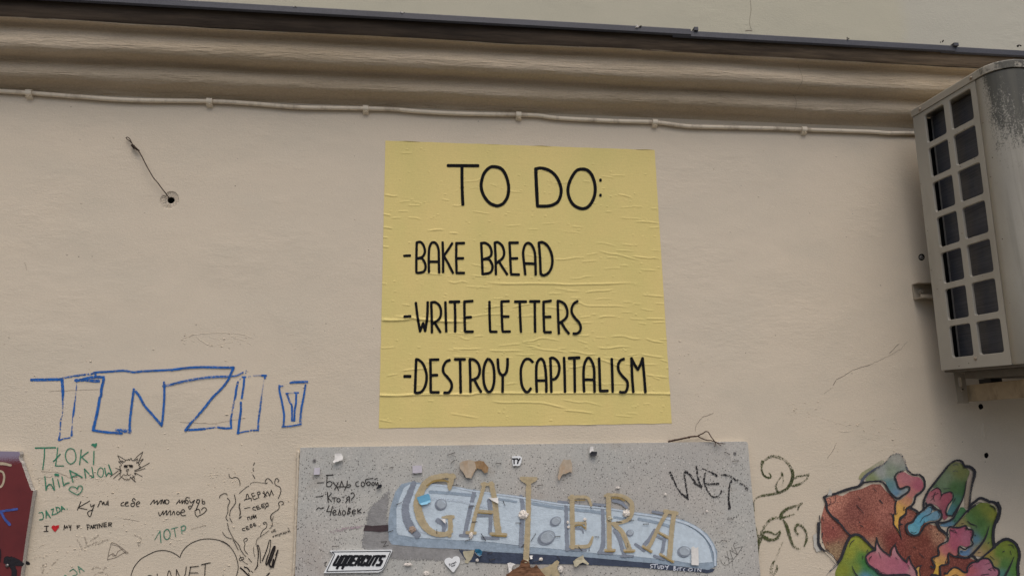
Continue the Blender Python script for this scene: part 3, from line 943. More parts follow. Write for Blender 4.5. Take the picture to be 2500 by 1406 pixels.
letters('lettering', [(Z2, 45, 1, '165,540,50 170,700,50 180,900,50 188,1070,46; 165,545 210,532 270,535 350,560 430,620 490,710 525,820 520,920 480,1010 410,1055 340,1072 250,1075 190,1072; 820,545 745,570 680,660 635,770 625,870 650,970 700,1050 770,1095 840,1110 910,1085 970,1010 1005,920 1015,820 1000,720 960,620 900,560 820,545; 1089,703 1091,703; 1089,918 1091,918')], 'word DO: in the heading')
letters('lettering', [(Z3, 36, 1, '508,378 592,374; 688,190 683,400 682,600; 690,188 740,180 785,230 805,320 770,390 700,415; 700,415 760,415 800,470 815,540 790,600 720,620 685,615; 862,610 860,400 868,270 895,200 930,185 970,210 1000,290 1005,450 1008,615; 870,462 1000,462; 1058,185 1065,400 1065,610; 1195,200 1130,300 1072,380; 1085,395 1140,490 1205,620; !1255,195 1252,400 1258,615; 1258,622 1365,622; 1255,197 1365,195; 1270,413 1352,412')], 'word BAKE after a dash')
letters('lettering', [(Z3, 37, 1, '1610,195 1620,400 1630,640; 1612,197 1670,195 1730,240 1758,320 1735,390 1640,428; 1640,428 1720,430 1765,500 1768,570 1730,620 1640,638; 1805,190 1815,400 1820,640; 1805,190 1850,185 1910,235 1938,330 1915,410 1830,480; 1870,470 1920,550 1980,640; 2015,190 2025,400 2035,620; 2040,642 2150,645; 2015,190 2135,190; 2040,415 2125,413; 2240,640 2225,500 2210,330 2240,220 2290,195 2340,235 2376,330 2386,480 2389,645; 2230,485 2380,490'),
    (Z4, 38, 1, '208,195 225,400 235,635; 210,190 265,185 330,230 380,320 402,430 390,540 345,620 280,655 240,640')], 'word BREAD')
letters('lettering', [(Z3, 37, 1, '512,1245 597,1240; 675,1050 700,1250 735,1455; 735,1455 780,1340; 780,1340 808,1450; 808,1450 838,1250 845,1040; 895,1045 902,1250 905,1470; 895,1045 950,1040 1010,1085 1035,1170 1015,1270 920,1345; 945,1335 1025,1465; 1098,1040 1103,1250 1110,1455; 1160,1035,40 1295,1032; 1232,1040 1238,1250 1238,1455; 1370,1030 1372,1250 1378,1450; 1385,1461 1490,1460; 1370,1030 1485,1022; 1390,1257 1465,1252')], 'word WRITE after a dash')
letters('lettering', [(Z3, 37, 1, '1728,1035 1730,1250 1738,1450; 1742,1462 1830,1462; 1900,1035 1905,1250 1915,1450; 1920,1460 2020,1458; 1900,1030 2005,1025; 1910,1245 2000,1245; 2095,1032,40 2250,1032; 2160,1040 2168,1250 2178,1460'),
    (Z4, 37, 1, '85,1028,40 215,1028; 150,1040 152,1250 155,1460; 275,1035 278,1250 285,1455; 292,1468 380,1468; 275,1035 380,1020; 285,1250 375,1248; 478,1025 485,1250 495,1485; 478,1022 520,1030 580,1070 615,1160 600,1260 510,1335; 535,1335 585,1420 636,1485; 760,1025 710,1060 678,1130 685,1200 730,1270 785,1330 808,1405 790,1460 748,1487 705,1487')], 'word LETTERS')
letters('lettering', [(Z5, 36, 1, '475,640,42 548,640; 628,420 620,620 612,850; 628,415 665,425 720,480 760,590 765,680 745,770 700,840 640,858 612,850; 815,420 818,620 820,840; 825,850 925,850; 820,420 920,418; 830,625 905,622; 1070,425 1020,450 985,520 990,590 1040,650 1090,720 1095,790 1060,850 1000,855; 1140,415 1270,415; 1208,420 1212,650 1215,850; 1335,420 1342,640 1345,840; 1335,415 1390,420 1445,470 1468,560 1440,650 1360,690; 1400,690 1440,770 1482,840; 1585,410 1545,450 1520,540 1515,640 1530,760 1575,840 1625,820 1655,720 1658,600 1640,480 1585,410; 1705,415 1712,520 1730,590 1770,625 1815,590 1832,510 1835,410; 1770,625 1770,740 1768,840')], 'word DESTROY after a dash')
letters('lettering', [(Z5, 36, 1, '2165,450 2120,412 2060,425 2015,520 2010,640 2025,760 2070,840 2110,840 2140,800'),
    (Z6, 36, 1, '165,840 158,650 165,480 210,410 255,440 280,550 290,700 292,840; 170,695 290,695; 345,405 352,620 358,840; 340,405 375,395 430,430 463,510 450,610 410,670 365,680; 525,395 533,620 538,840; 590,400,40 725,393; 662,400 665,620 668,840; 790,835 782,650 790,500 820,420 848,395 885,430 920,530 925,700 928,840; 790,683 920,683; 988,405 995,620 1002,825; 1005,832 1100,830; 1155,410 1162,620 1168,840; 1315,410 1270,430 1240,490 1250,570 1300,640 1355,700 1365,770 1340,840 1290,850 1265,845; 1440,845 1425,650 1415,400; 1415,400 1460,490 1500,550; 1500,550 1535,480 1562,400; 1562,400 1580,600 1600,845')], 'word CAPITALISM')

# ------------------------------------------------------------------ writing and drawings on the wall (paint on the building)
WY = -.0006
M_BLUE = m_paint('blue_marker', (24, 74, 134), 5.0, 420, var=.3, nk=1.4, dk=.86)
strokes('blue_tag', M_BLUE, bld, [(Z7, 40, 1, '!110,310,46 590,300,46; 600,300,48 615,500,46 612,600,34,.9 614,750,20,.62 600,900,16,.55 580,950,26,.7 570,1150,22,.66 548,1280,32,.9; 548,1280,24,.9 640,1250,22 730,1235,20; 755,1200,36 760,1100,18,.8 768,950,12,.55 785,840,34,1 800,720,28 820,560,15,.65 840,340,15,.65; 610,280,30,.72 850,240,32 1080,210,30; 1080,210,32,.97 1140,190 1300,180 1450,170 1600,160 1740,185 1900,170 2200,155 2500,135; 1135,200,35 1140,240; 820,315,46,.95 950,310 1120,325 1190,325; 930,300,42 1100,265 1270,265; 1270,265,44 1265,330 1240,420 1225,570; 1205,600,46 1180,760 1140,950 1100,1110; 1095,1115,38 1250,1140 1400,1155 1560,1165; 1480,1120,62,.75 1690,1130; 1690,1150,38,.95 1690,1000 1710,800 1740,560 1755,460; 1790,500,40 1850,580 1890,660 1920,710; 1935,735,38 2010,820 2100,920 2200,1040; 2205,1030,36 2220,900 2240,650 2245,420 2240,350; 2225,410,34,.8 2370,380 2500,345'),
    (Z8, 36, 1, '-10,150 150,125 400,105 600,105 800,110 990,110; 985,110,42 975,140; 965,160 930,240 900,310 800,440 650,590 540,730 440,850,36,.95 350,950,28,.75 300,1000,38,1 215,1115,38; -10,380,36,.85 200,330 420,290 650,262 900,255; 900,255,24,.9 1030,240 1140,190; 215,1115,38 400,1105 520,1095; 520,1095,24,.75 700,1070; 740,1070,34 850,1085 950,1080; 950,1080,36 945,960,36 970,800,26,.72 1000,640,26,.72 1020,560,36,1 1030,470,36,1 1060,340,30,.85; 1090,300,14 1095,292; 1190,160,18,.65 1180,240; 1130,262,26 1180,262; 1160,280,34 1150,400 1120,600; 1105,670,34 1105,800 1085,950,38 1060,1160,40; 1045,1170,20 1150,1140 1230,1130; 1260,1120,24 1385,1115; 1380,1120,30,.85 1390,950 1410,800 1430,650 1445,520,16,.6 1480,300,9,.5; 1490,280,30 1490,240; 1440,237,30 1510,240; 1310,243,12,.8 1440,237; 1225,258,12,.8 1260,252'),
    (Z8, 34, 1, '1900,355,30 1960,345,36 2170,340,36; 1725,400,32 1725,480 1760,640 1790,800 1800,900 1790,1040; 1730,415,16 1780,405; 1780,405,8,.5 1900,360; 2145,390,28 2110,600,32 2080,750,34 2060,950,34,.8 2065,1020,34,.65; 1770,1060,24 1900,1050 2070,1020; 1830,525,22 1870,525; 1880,520,6 1960,515; 1970,515,24 2030,515; 1845,530,34,.8 1890,660 1925,740,32,1 1925,960; 1995,520,32 1990,680 1970,800 1965,960; 1925,960,30 1965,960')], on(WY), 2.2, 'dry blue outlined letters TLNZI and a small glass shape')
M_GREEN = m_paint('green_marker', (40, 98, 76), 3.0, 520, var=.25, nk=.75)
M_GREEN2 = m_paint('pale_green_marker', (64, 104, 86), 3.0, 520, var=.3, nk=.8)
def heartfill(cx, text, mat, name, label, parent=bld, y=WY - .0005):
    return fill(name, mat, parent, smooth_px(px(cx, text), 1.5), y, 2.0, None, 1.0, label)
g = strokes('green_writing', M_GREEN, bld, [(Z9, 25, .95, '715,190,30 1120,182; 900,200 890,400 862,620; 1165,185,22 1145,370 1120,550; 1120,550,22 1285,550; 1080,460,26 1215,315; 1395,205,22 1430,200 1490,225 1530,330 1520,440 1450,505 1390,495 1335,420 1320,320 1350,240 1395,205'),
    (Z10, 24, .95, '150,225 135,380 118,520; 290,270 155,370; 155,370 280,480; 408,255 404,400 400,520'),
    (Z9, 24, .95, '905,765 930,1040; 930,1030 960,950 1000,920 1045,950 1090,1035; 1060,800 1100,1030; 1165,825,22 1200,975; 1120,725,52 1170,735,52; 1250,770 1285,950; 1285,950 1340,900 1395,890; 1475,880 1405,640; 1405,640 1654,775 1650,780; 1450,770 1550,735; 1558,1025,20 1530,985 1450,970 1400,1000 1400,1040 1470,1090 1563,1135; 1563,1135,20 1630,1080 1660,1020 1655,965 1610,950 1570,980 1558,1025'),
    (Z10, 23, .95, '240,790 215,610; 215,610 370,780; 370,780,34 400,775; 400,770 365,580; 500,620,18 545,585 590,620 600,700 570,765 530,770 480,720 490,650 500,620; 625,595 655,760; 655,750 700,690; 700,690 760,720; 770,710,28 705,530; 40,700 155,780')], on(WY), 1.8, 'green marker words TŁOKI, WILANOW with small hearts')
hf = fill('heart_dot', M_GREEN, g, px(Z10, '345,130 385,95 420,110 445,92 468,90 470,140 450,165 430,187 395,155'), WY - .0005, 2.0)
strokes('green_word', M_GREEN, bld, [(Z11, 20, .92, '785,125 850,110; 850,110,24 875,180 860,250 800,265; 930,225,24 930,80 ; 930,80,24 1015,220; 930,160 985,165; 1030,60 1080,40; 1080,40 1050,165; 1050,165 1140,140; 1130,10 1160,130; 1130,10 1190,20 1210,80 1160,125; 1240,90,22 1240,-10; 1240,-10,22 1310,55; 1250,45 1290,40; 1352,48 1358,46')], on(WY), 1.5, 'small green word JAZDA')
strokes('green_word', M_GREEN2, bld, [(Z13, 19, .85, '110,850,14 190,715; 190,715 205,890; 285,695 250,740 255,810 290,845 330,820 345,760 320,700 285,695; 360,685,14 460,658,14; 405,670,15 428,800; 510,655,15 525,755; 510,655 555,635 580,660 560,705 520,710')], on(WY), 1.5, 'small green marking 10TP')
strokes('green_word', M_GREEN2, bld, [(Z11, 20, .85, '1405,1300 1480,1255; 1480,1255 1555,1330 1540,1370 1470,1390; 1615,1340 1575,1200; 1575,1200 1700,1300; 1595,1260 1650,1250; 1280,1420 1320,1380 1350,1420'),
    (ctx(0, 0, 1), 2.2, .8, '154,1406 158,1412')], on(WY), 1.5, 'green letters JA at the bottom edge')
M_BLACK = m_paint('black_marker', (22, 17, 16), 4.0, 620, var=.2, nk=.55)
strokes('marker_writing', M_BLACK, bld, [(Z11, 15, 1, '900,392,18 975,392; 940,395,18 935,495; 885,500 970,495')], on(WY), 1.2, 'small black capital I before a red heart')
strokes('marker_writing', M_BLACK, bld, [(Z11, 15, 1, '1290,465 1300,370; 1300,370 1325,435 1350,385 1365,430; 1390,370 1405,420 1435,375; 1435,375 1420,475')], on(WY), 1.2, 'small black word MY')
strokes('marker_writing', M_BLACK, bld, [(Z11, 15, 1, '1550,385 1612,382; 1552,385 1560,440; 1556,415 1595,410')], on(WY), 1.2, 'small black capital F')
strokes('marker_writing', M_BLACK, bld, [(Z12, 12, 1, '220,545 232,625; 215,545 255,550 260,580 228,590; 275,610 290,555 312,605; 280,590 308,585; 322,605 328,550; 328,550 355,555 350,580 330,585 365,605; 360,548 420,545; 390,548 395,605; 425,595 425,535; 425,535 470,585; 470,585 475,520; 500,515 502,578; 502,578 550,575; 500,515 545,510; 505,545 540,542; 580,570 582,512; 578,512 630,515 615,540 585,545; 585,545 630,570')], on(WY), 1.2, 'small black word PARTNER')
M_RED = m_paint('red_marker', (150, 26, 30), 6, 500, var=.15, nk=.3)
fill('red_heart', M_RED, bld, px(Z11, '1036,415 1055,385 1085,372 1120,388 1155,372 1195,372 1185,425 1150,465 1115,508 1090,495 1055,450'), WY - .0005, 2.0)['label'] = 'little filled red heart between I and MY'
strokes('marker_writing', M_BLACK, bld, [(Z12, 12, 1, '120,160 60,300; 265,150 70,262; 70,262 220,292; 280,205 290,245 330,215; 345,210 310,300 285,390 255,405 230,350 260,315 320,300; 400,248 440,160; 430,160 460,150 478,205; 480,210 500,165 515,210 560,200; 570,145 575,222; 555,160 545,205')], on(WY), 1.2, 'black handwritten Cyrillic word beginning with a tall K')
strokes('marker_writing', M_BLACK, bld, [(Z12, 12, 1, '835,170 795,190 790,225 840,230; 850,205 905,180 890,165 860,185 865,230 915,230; 1030,135 1000,108 975,140 1015,180 1000,235 960,235 955,195 1000,185; 1045,205 1100,185 1080,160 1045,185 1050,235 1085,240')], on(WY), 1.2, 'black handwritten Cyrillic word of four round letters')
strokes('marker_writing', M_BLACK, bld, [(Z13, 11, 1, '45,312 80,265 105,245 100,298 150,255 148,315 205,250 210,300; 200,305 225,240 240,300 258,245 265,300; 290,240 325,260 315,300 280,300 270,260 290,240')], on(WY), 1.2, 'short black handwritten Cyrillic word')
strokes('marker_writing', M_BLACK, bld, [(Z13, 11, 1, '440,305 485,245; 485,245 490,290 530,250 525,300 560,250 565,300; 640,215 590,210 580,270 600,305 620,270 590,245; 640,250 660,290 710,250; 715,250 670,350 640,385 625,345 660,335; 760,245 740,280 780,290 790,245 750,240; 780,290 760,340 735,400; 830,235 835,300 870,300 860,265 830,280')], on(WY), 1.2, 'black handwritten Cyrillic word with long tails')
strokes('marker_writing', M_BLACK, bld, [(Z13, 11, 1, '165,435 190,485 240,410; 240,410 240,470 290,405 290,475 345,405 350,475; 370,470 400,415 415,470; 460,420 440,450 465,470 490,445 460,420; 490,445 565,420 540,390 505,430 520,480 580,480')], on(WY), 1.2, 'black handwritten Cyrillic word on a second line')
strokes('heart_drawing', M_BLACK, bld, [(Z13, 11, 1, '720,405 730,470 765,505; 775,490 850,450 895,400 880,365 845,365 820,395; 730,410 760,385 790,400 798,445')], on(WY), 1.2, 'small black outlined heart')
strokes('cloud_drawing', M_BLACK, bld, [(Z14, 16, 1, '185,1240 190,1190 210,1120 260,1000 330,900 440,790 640,680 780,620 940,602 1080,620 1220,680 1325,755; 1340,765 1370,680 1430,580 1560,460 1720,380 1900,335 2100,335 2300,375 2420,430 2500,490; 560,1225 620,1185 700,1212 ; 560,1225 540,1260; 805,1150 805,1260; 1025,1270 1085,1075 1155,1260; 1250,1250 1258,1045; 1258,1045 1345,1250; 1430,1240 1470,1130 1487,985; 1540,1250 1590,985; 1575,995,18 1775,970,18; 1555,1130 1760,1127; 1845,935,20 2050,890,20; 1935,910,17 1920,1195,17; 2350,1190 2358,1225'),
    (Z15, 14, 1, '-10,590 150,680 260,800 330,930 370,1060 388,1180 370,1320 325,1430')], on(WY), 1.8, 'thin black cloud or heart outline around the word PLANET')
M_THIN = m_paint('thin_pen', (70, 58, 50), 3.0, 620, var=.2, nk=.6)
strokes('slice_drawing', M_THIN, bld, [(Z12, 6.5, .9, '630,845 700,862 750,895 820,945 875,995; 875,995 780,1045 700,1090 560,1132; 560,1132 590,980 630,845; 635,878 700,890 760,920 850,1005; 575,1070 650,1025 700,1060 740,985 820,950; 645,1035 650,1062 700,1055; 850,1005 905,1000 890,1025 850,1015')], on(WY), 1.2, 'faint pen drawing of a slice')
strokes('cat_drawing', M_BLACK, bld, [(Z10, 10, 1, '!1040,430 960,380 885,340 920,410 960,480 970,440 1000,480; !970,530 900,460 960,470 990,500; !970,450 1030,470 1045,440 1060,425 1090,435 1110,410 1120,440 1160,390 1170,435 1210,445 1220,430 1300,340 1395,265 1360,360 1310,450 1405,410 1340,490; !1230,450 1290,400 1265,500 1320,460 1300,510 1335,510 1310,540 1350,570 1290,620; 1530,490,11 1350,590 1225,645; 1440,600 1320,640 1230,660; 1385,770 1260,700 1215,690; 845,595 950,635; 735,765 900,650; 800,805 930,690; 905,830 1000,730; 1140,770,15 1245,870; 1190,740 1235,820; 1170,790 1230,760; !1245,690 1230,715 1260,730; !965,540 920,560 940,590 930,620 965,640 920,650 960,670 930,710 940,760; !970,780 1000,800 1030,830 1050,815 1070,840 1090,810 1110,835 1140,800; 1030,557,42 1065,560,42; 1140,552,44 1172,555,44; 1060,540,12 1140,535; 1060,630 1110,620 1075,660 1060,630; 1075,660 1085,720; 1010,720 1050,745 1085,715; 1085,715 1110,740 1160,715')], on(WY), 1.0, 'black doodle of a spiky cat head wearing sunglasses')
strokes('marker_writing', M_BLACK, bld, [(Z16, 17, 1, '610,870 625,770 650,760 690,860; !570,910 575,890 735,855 740,920; 800,730 745,750 770,810; 770,810 830,790; 770,810 800,880 890,855; 890,740 925,850; 885,710 940,700 955,740 910,775; 1020,720 1120,800; 1045,680 1080,830; 1130,690 1050,830; 1140,700 1190,800; 1190,800 1230,660; 1230,660 1280,780')], on(WY), 1.2, 'tilted black Cyrillic capitals, the largest word')
strokes('marker_writing', M_BLACK, bld, [(Z16, 17, 1, '840,1070 785,1080 780,1130 850,1150; 915,1040 865,1055 890,1130; 890,1130 970,1105; 880,1090 935,1075; 1060,990 990,1010 1000,1080 1050,1080 1050,1040 1000,1045; 1155,1050 1140,970 1090,1000 1110,1060 1150,1040; 1110,1060 1070,1120; 570,1108,14 710,1078')], on(WY), 1.2, 'tilted black Cyrillic capitals after a dash')
strokes('marker_writing', M_BLACK, bld, [(Z16, 17, 1, '660,1390 640,1330; 640,1330 690,1310; 690,1310 715,1375; 745,1375 740,1300; 740,1300 780,1290 785,1330 745,1340; 795,1260 810,1340; 810,1340 845,1270; 845,1270 860,1340')], on(WY), 1.2, 'three small black Cyrillic capitals')
strokes('marker_writing', M_BLACK, bld, [(Z15, 15, 1, '540,300 490,310 490,350 550,360; 610,260 565,275 590,340; 590,340 645,320; 580,305 620,295; 700,210 660,225 670,285 710,275 705,245 668,250; 765,190 735,205 750,255; 750,255 800,245; 745,230 785,215')], on(WY), 1.2, 'lowest tilted black Cyrillic word')
strokes('marker_writing', M_BLACK, bld, [(Z15, 10, 1, '1150,370 1165,415; 1185,350 1200,395; 1155,395 1190,378; 1240,320 1205,335 1225,390; 1225,390 1255,375; 1215,360 1240,350')], on(WY), 1.2, 'two tiny black Cyrillic capitals')
strokes('marker_writing', M_BLACK, bld, [(Z15, 10, 1, '1180,490 1200,475 1210,500 1185,510 1180,490; 1225,470 1260,460; 1243,468 1250,495; 1275,490 1265,455; 1265,455 1300,445; 1300,445 1305,480; 1325,430 1345,465; 1365,410 1330,490; 1385,410 1370,430 1395,440; 1415,400 1430,440; 1455,385 1425,420; 1425,415 1465,430; 1470,420 1480,385 1500,395 1485,410; 1525,360 1535,395; 1535,395 1560,355; 1560,355 1580,390; 1525,300 1555,325')], on(WY), 1.2, 'tiny tilted black Cyrillic word')
strokes('curl_drawing', M_BLACK, bld, [(Z16, 15, 1, '190,265 200,330 250,362 330,345 400,360 440,410 460,480 460,540; 818,-15 790,50; 785,120 780,160 798,195; 770,280 800,320 825,375; 440,740,12 600,600 680,555; 705,520,9 760,475 850,465 1060,488,8; 1130,480 1100,500 1075,460 1100,400 1150,375 1210,415 1265,490; 1390,460 1415,420 1360,370 1320,420 1320,510 1370,555 1430,575 1465,660 1450,740 1400,860; 1480,1015 1525,1000 1520,950 1460,930 1405,980 1425,1050 1400,1130 1310,1190 1230,1260 1210,1340 1230,1395; 150,855 210,930 165,1050 165,1180 148,1240; 320,770 350,890 340,990 230,1150 205,1290; -40,850 -35,805 0,775 70,740 130,750 148,780; 440,1345,26 500,1300,16'),
    (Z16, 22, .7, '460,980 440,1050 455,1130 470,1200 455,1280'),
    (Z15, 13, 1, '30,390 70,460 140,515 250,550; 125,0 110,70 150,135; 195,70 250,175; 140,190 165,270; 155,290 220,430 300,570 400,680 440,780 500,880 565,950; 275,570 310,640 390,800; 1140,0,17 1130,60 1150,120; 1195,30,10 1165,140 1168,240 1105,320; 1090,360,10 980,440 830,545 800,640 800,680; 1010,190 985,215 960,190 1000,160 1045,200 1030,290 960,345 910,430 905,495; 560,610 600,570 575,530 520,565 525,610 545,670 525,750 550,830 605,895; 745,730,9 740,820 770,960; 425,920,10 470,1020 540,1090 610,1130; 440,975 410,1010 440,1050 480,1020 520,1010 500,970 450,970; 625,990 695,1080; 680,1280 725,1315; 620,1330 650,1380; 440,1210,28 500,1260 570,1330 650,1420; 530,1190,24 600,1215 650,1285; 1100,1330,26 1020,1420'),
    (Z15, 15, .95, '835,1080,14 850,900,24 840,780 820,700,20; 820,700 850,695 880,790 895,900 895,1080 905,1080; 835,1080 825,1170,24 765,1260,14; 940,1050,22 1040,800,20 1100,590,14 1130,585 1125,720 1095,870 1040,1000; 1070,930,26 1030,1060 1025,1130 1050,1130 1100,1010,34 1150,860 1190,760 1220,720 1225,770 1150,1000 1100,1120 1130,1180 1160,1180 1200,1020; 1190,1200,24 1250,980 1300,800 1250,920; 1113,1243 1116,1243')], on(WY), 1.4, 'black line drawing of curling stems and a hand')
M_VINE = m_paint('green_brush', (54, 60, 32), 3.0, 330, 2.4, var=.4, nk=1.5, dk=.80)
strokes('vine_drawing', M_VINE, bld, [(ZK, 44, .8, '475,530,14,.95 515,580,30,.95 500,620,36 430,615,38,.9 370,570,36,.95 335,500,36,.9 325,400,34,.7 345,310,60,.9; 400,270,40,.62 430,240,44,.62 540,190,50,.75 680,215,48,.65 800,280,44,.55 890,380,46,.7 940,480,48,.75; 945,480,52,1 955,570,58,1 945,650,60,1 900,760,56,1 830,850,44,.9; 830,850,44,.85 720,910,46,.8 560,950,44,.85 350,985,42,.85 240,1020,32,.6 180,1090,26,.6 165,1180,26,.8 180,1290,16,.9; 990,640,38,.85 1060,600,36,.8 1180,580,32,.75 1270,560,34,.7; 1270,570,34,.65 1230,660,30,.6 1130,730,34,.62; 1130,730,40,.72 1040,770,44,.95 950,790,36,.8; 655,910,40,.95 615,820,36,.8 640,730,28,.72 720,590,28,.72; 730,520,30,.95 745,570,36,.9; 745,580,26,.7 765,680,22,.55 745,780,20,.48'),
    (ZL, 44, .8, '650,330,50,1 670,250,54,1 740,180,48,.95 850,130,42,.8 960,105,38,.6 1040,55,34,.75; 1000,90,26,.8 960,190,22,.6; 650,330,36,1 750,305,30,.95 890,260,26,.5; 635,325,30,.6 550,325,46,.75 450,370,48,.75 360,470,40,.6 310,570,40,.62 280,680,56,.85; 280,680,70,.9 250,780,60,.9 235,880,40,.85 240,1020,10,.9; 195,510,18,.9 225,640,24,.8 245,690,34; 330,600,34,.9 380,580,34 460,590,32,.8 540,625,32,.75 600,610,32,.8 645,560,18,1; 320,660,50,1 380,700,62,1 440,730,54,.95; 440,730,48,.8 530,730,46,.75 600,680,44,.85 640,600,34,.95; 700,365,20,1 750,450,46,1 790,570,54,1 820,680,46,.9; 820,680,46,.8 860,790,44,.75 920,870,40,.68 1010,900,30,.6; 1085,850,18,1 1125,740,38,.9 1130,630,38,.8 1090,540,34,.8 1030,470,38,.85 970,450,44,.85 920,500,38,.85 930,580,34,.85 980,635,24,.9; 690,780,18,.5 620,940,26,.55 560,1080,26,.5; 540,1120,26,.8 510,1160,34,.9; 500,1200,46,.55 470,1300,60,.55 490,1406,60,.5 490,1430,60,.5; 580,1210,34,.75 570,1300,44,.6 500,1420,44,.6')], on(WY), 2.2, 'dry brushed dark green vine tendrils with leaf outlines')

# ------------------------------------------------------------------ mural of flower-like shapes (spray paint on the building)
M_MOUT = m_paint('mural_outline', (38, 38, 42), 2.2, 460, var=.3, nk=1.1)
M_MFILL = m_paint('mural_fill', (255, 255, 255), 6, 380, var=.12, vcol=True, nk=.8)
t = NT('mural_rock')                                 # brown sprayed in coarse speckles over pinkish tan
n1 = t.mr(t.noise((300, 300, 300), 3, .8), .38, .62)
n2 = t.mr(t.noise((9, 9, 9), 4, .6), .3, .7, -.28, .28)
f = t.math('ADD', n1, n2)
base = t.attr('col').outputs['Color']
c = t.mix(t.mr(f, .35, .95), base, t.mix(1.0, base, (1.9, 2.2, 2.1, 1), 'MULTIPLY'))
plaster_bump(t, .8)
M_ROCK = t.out(c, .8)
MO = [(ZM, 60, .95, '380,985,60 430,960 470,940 560,930 700,880,70 850,830 1000,790 1090,720; 1050,740,64,.9 1100,640,60,.85 1180,560,56,.75 1330,460,50,.62; 1330,460,44,.5 1480,370,40,.45 1600,230,34,.4 1740,200,34,.4 1830,290,36,.42 1870,430,40,.5 1900,500,44,.62; 1900,500,44,.7 2000,580,50,.72 2110,580,54,.75 2190,660,56,.85 2200,800,54,.95 2130,900,52,1 2040,970,52,1 2010,1080,54,1 1940,1170,56,1; 1090,720,50,.9 1250,700,46,.85 1400,700,46,.85 1490,760,52,.9 1560,880,52,1 1640,970,54,1 1720,1010,54,1 1800,960,50,1 1900,890,44,1 1930,820,44,1 1880,790,40 1770,830,44 1720,790,44,.95 1690,690,44,.85 1660,620,44,.75 1720,540,44,.65 1820,510,40,.55; 1690,1050,36 1670,1150 1670,1280; 1640,1290,30 1650,1406; 1940,1170,50 1870,1200 1860,1280 1760,1380; 1940,1170,60 2050,1230 2090,1280; 390,990,48 430,1100 440,1200 520,1320 640,1406; 490,1000,12 500,1090 430,1140; 590,960,12 590,1060 500,1110 430,1150; 600,1080,8 700,1085; 970,1120,14 1030,1190 1100,1275,8; 1390,1040,30 1440,1090; 1000,970,12 1050,1030; 1650,1030,26 1690,1055; 1270,820,12 1330,880; 1830,1160,16 1825,1220'),
      (ZO, 50, 1, '450,20,46 490,140 620,290 750,400 830,510 930,610; 950,610,72 1060,590,74 1160,640,70 1280,760,66 1410,890,60; 930,620,78 860,740,76 790,930,80 740,1060,84 690,1130,80; 325,225,28 340,360,26; 310,380,90 310,500,80 305,650,70 310,760,76 360,860,72 430,910,50; 430,900,16 560,1000,14 690,1140,18; 390,910,10 520,1040,10 640,1180,12; 640,1170,12,.8 560,1260,12,.7 460,1390,10,.6; 700,1150,20,.9 620,1230,20,.75 520,1320,20,.6; 375,250,24 410,330,12; 385,560,26 375,640,22; 380,740,24 390,755,20; 460,880,22 520,910,14; 580,440,14 610,470; 480,740,16 500,770; 690,730,14 710,750; 1000,700,26 940,750,22 910,830,10; 1170,1010,22 1170,1060,12; 1270,890,20 1240,935,14; 960,1200,14 1000,1300,26 1080,1420,40; 1410,880,60 1430,740,40 1440,640,14; 1440,650,34 1480,790,40 1560,900,42 1700,1005,40; 1700,1000,40 1730,870,40 1830,740,12; 1800,790,34 1850,930,40 1950,1060,46 2030,1130,44; 2020,1115,36 2050,1040,36 2110,1000,14; 2085,1040,28 2120,1150,34 2215,1290,36 2237,1340,30; 1410,890,50 1320,930,44 1240,1000,46 1240,1080,46 1290,1180,48 1400,1260,50 1500,1350,62 1620,1385,66 1900,1375,62 2050,1380,56 2120,1430,50; 1340,1020,26 1300,1050,24 1300,1105,8; 1480,940,14 1530,1050,10; 1440,1260,22 1520,1320,16 1620,1345,8; 1810,1040,20 1860,1080,8; 2050,1180,16 2090,1260,8; 2200,1260,36 2237,1210,30'),
      (ZO, 36, 1, '1800,-10 1800,180; 1700,180,20 1745,205,34 1770,280 1770,380 1850,500 1920,640,20 1925,700,8; 2150,10,36 2030,80 2010,180 1900,260 1890,330 1905,400; 1945,390,30 1880,405,36 1885,490 1920,640,20; 1840,170,14 1820,200; 1980,60,14 1975,120; 1130,410,26 1180,445,14; 1050,10,14 1100,80,18 1190,175,8; 1100,340,24 1110,360; 430,1010,10')
      ]
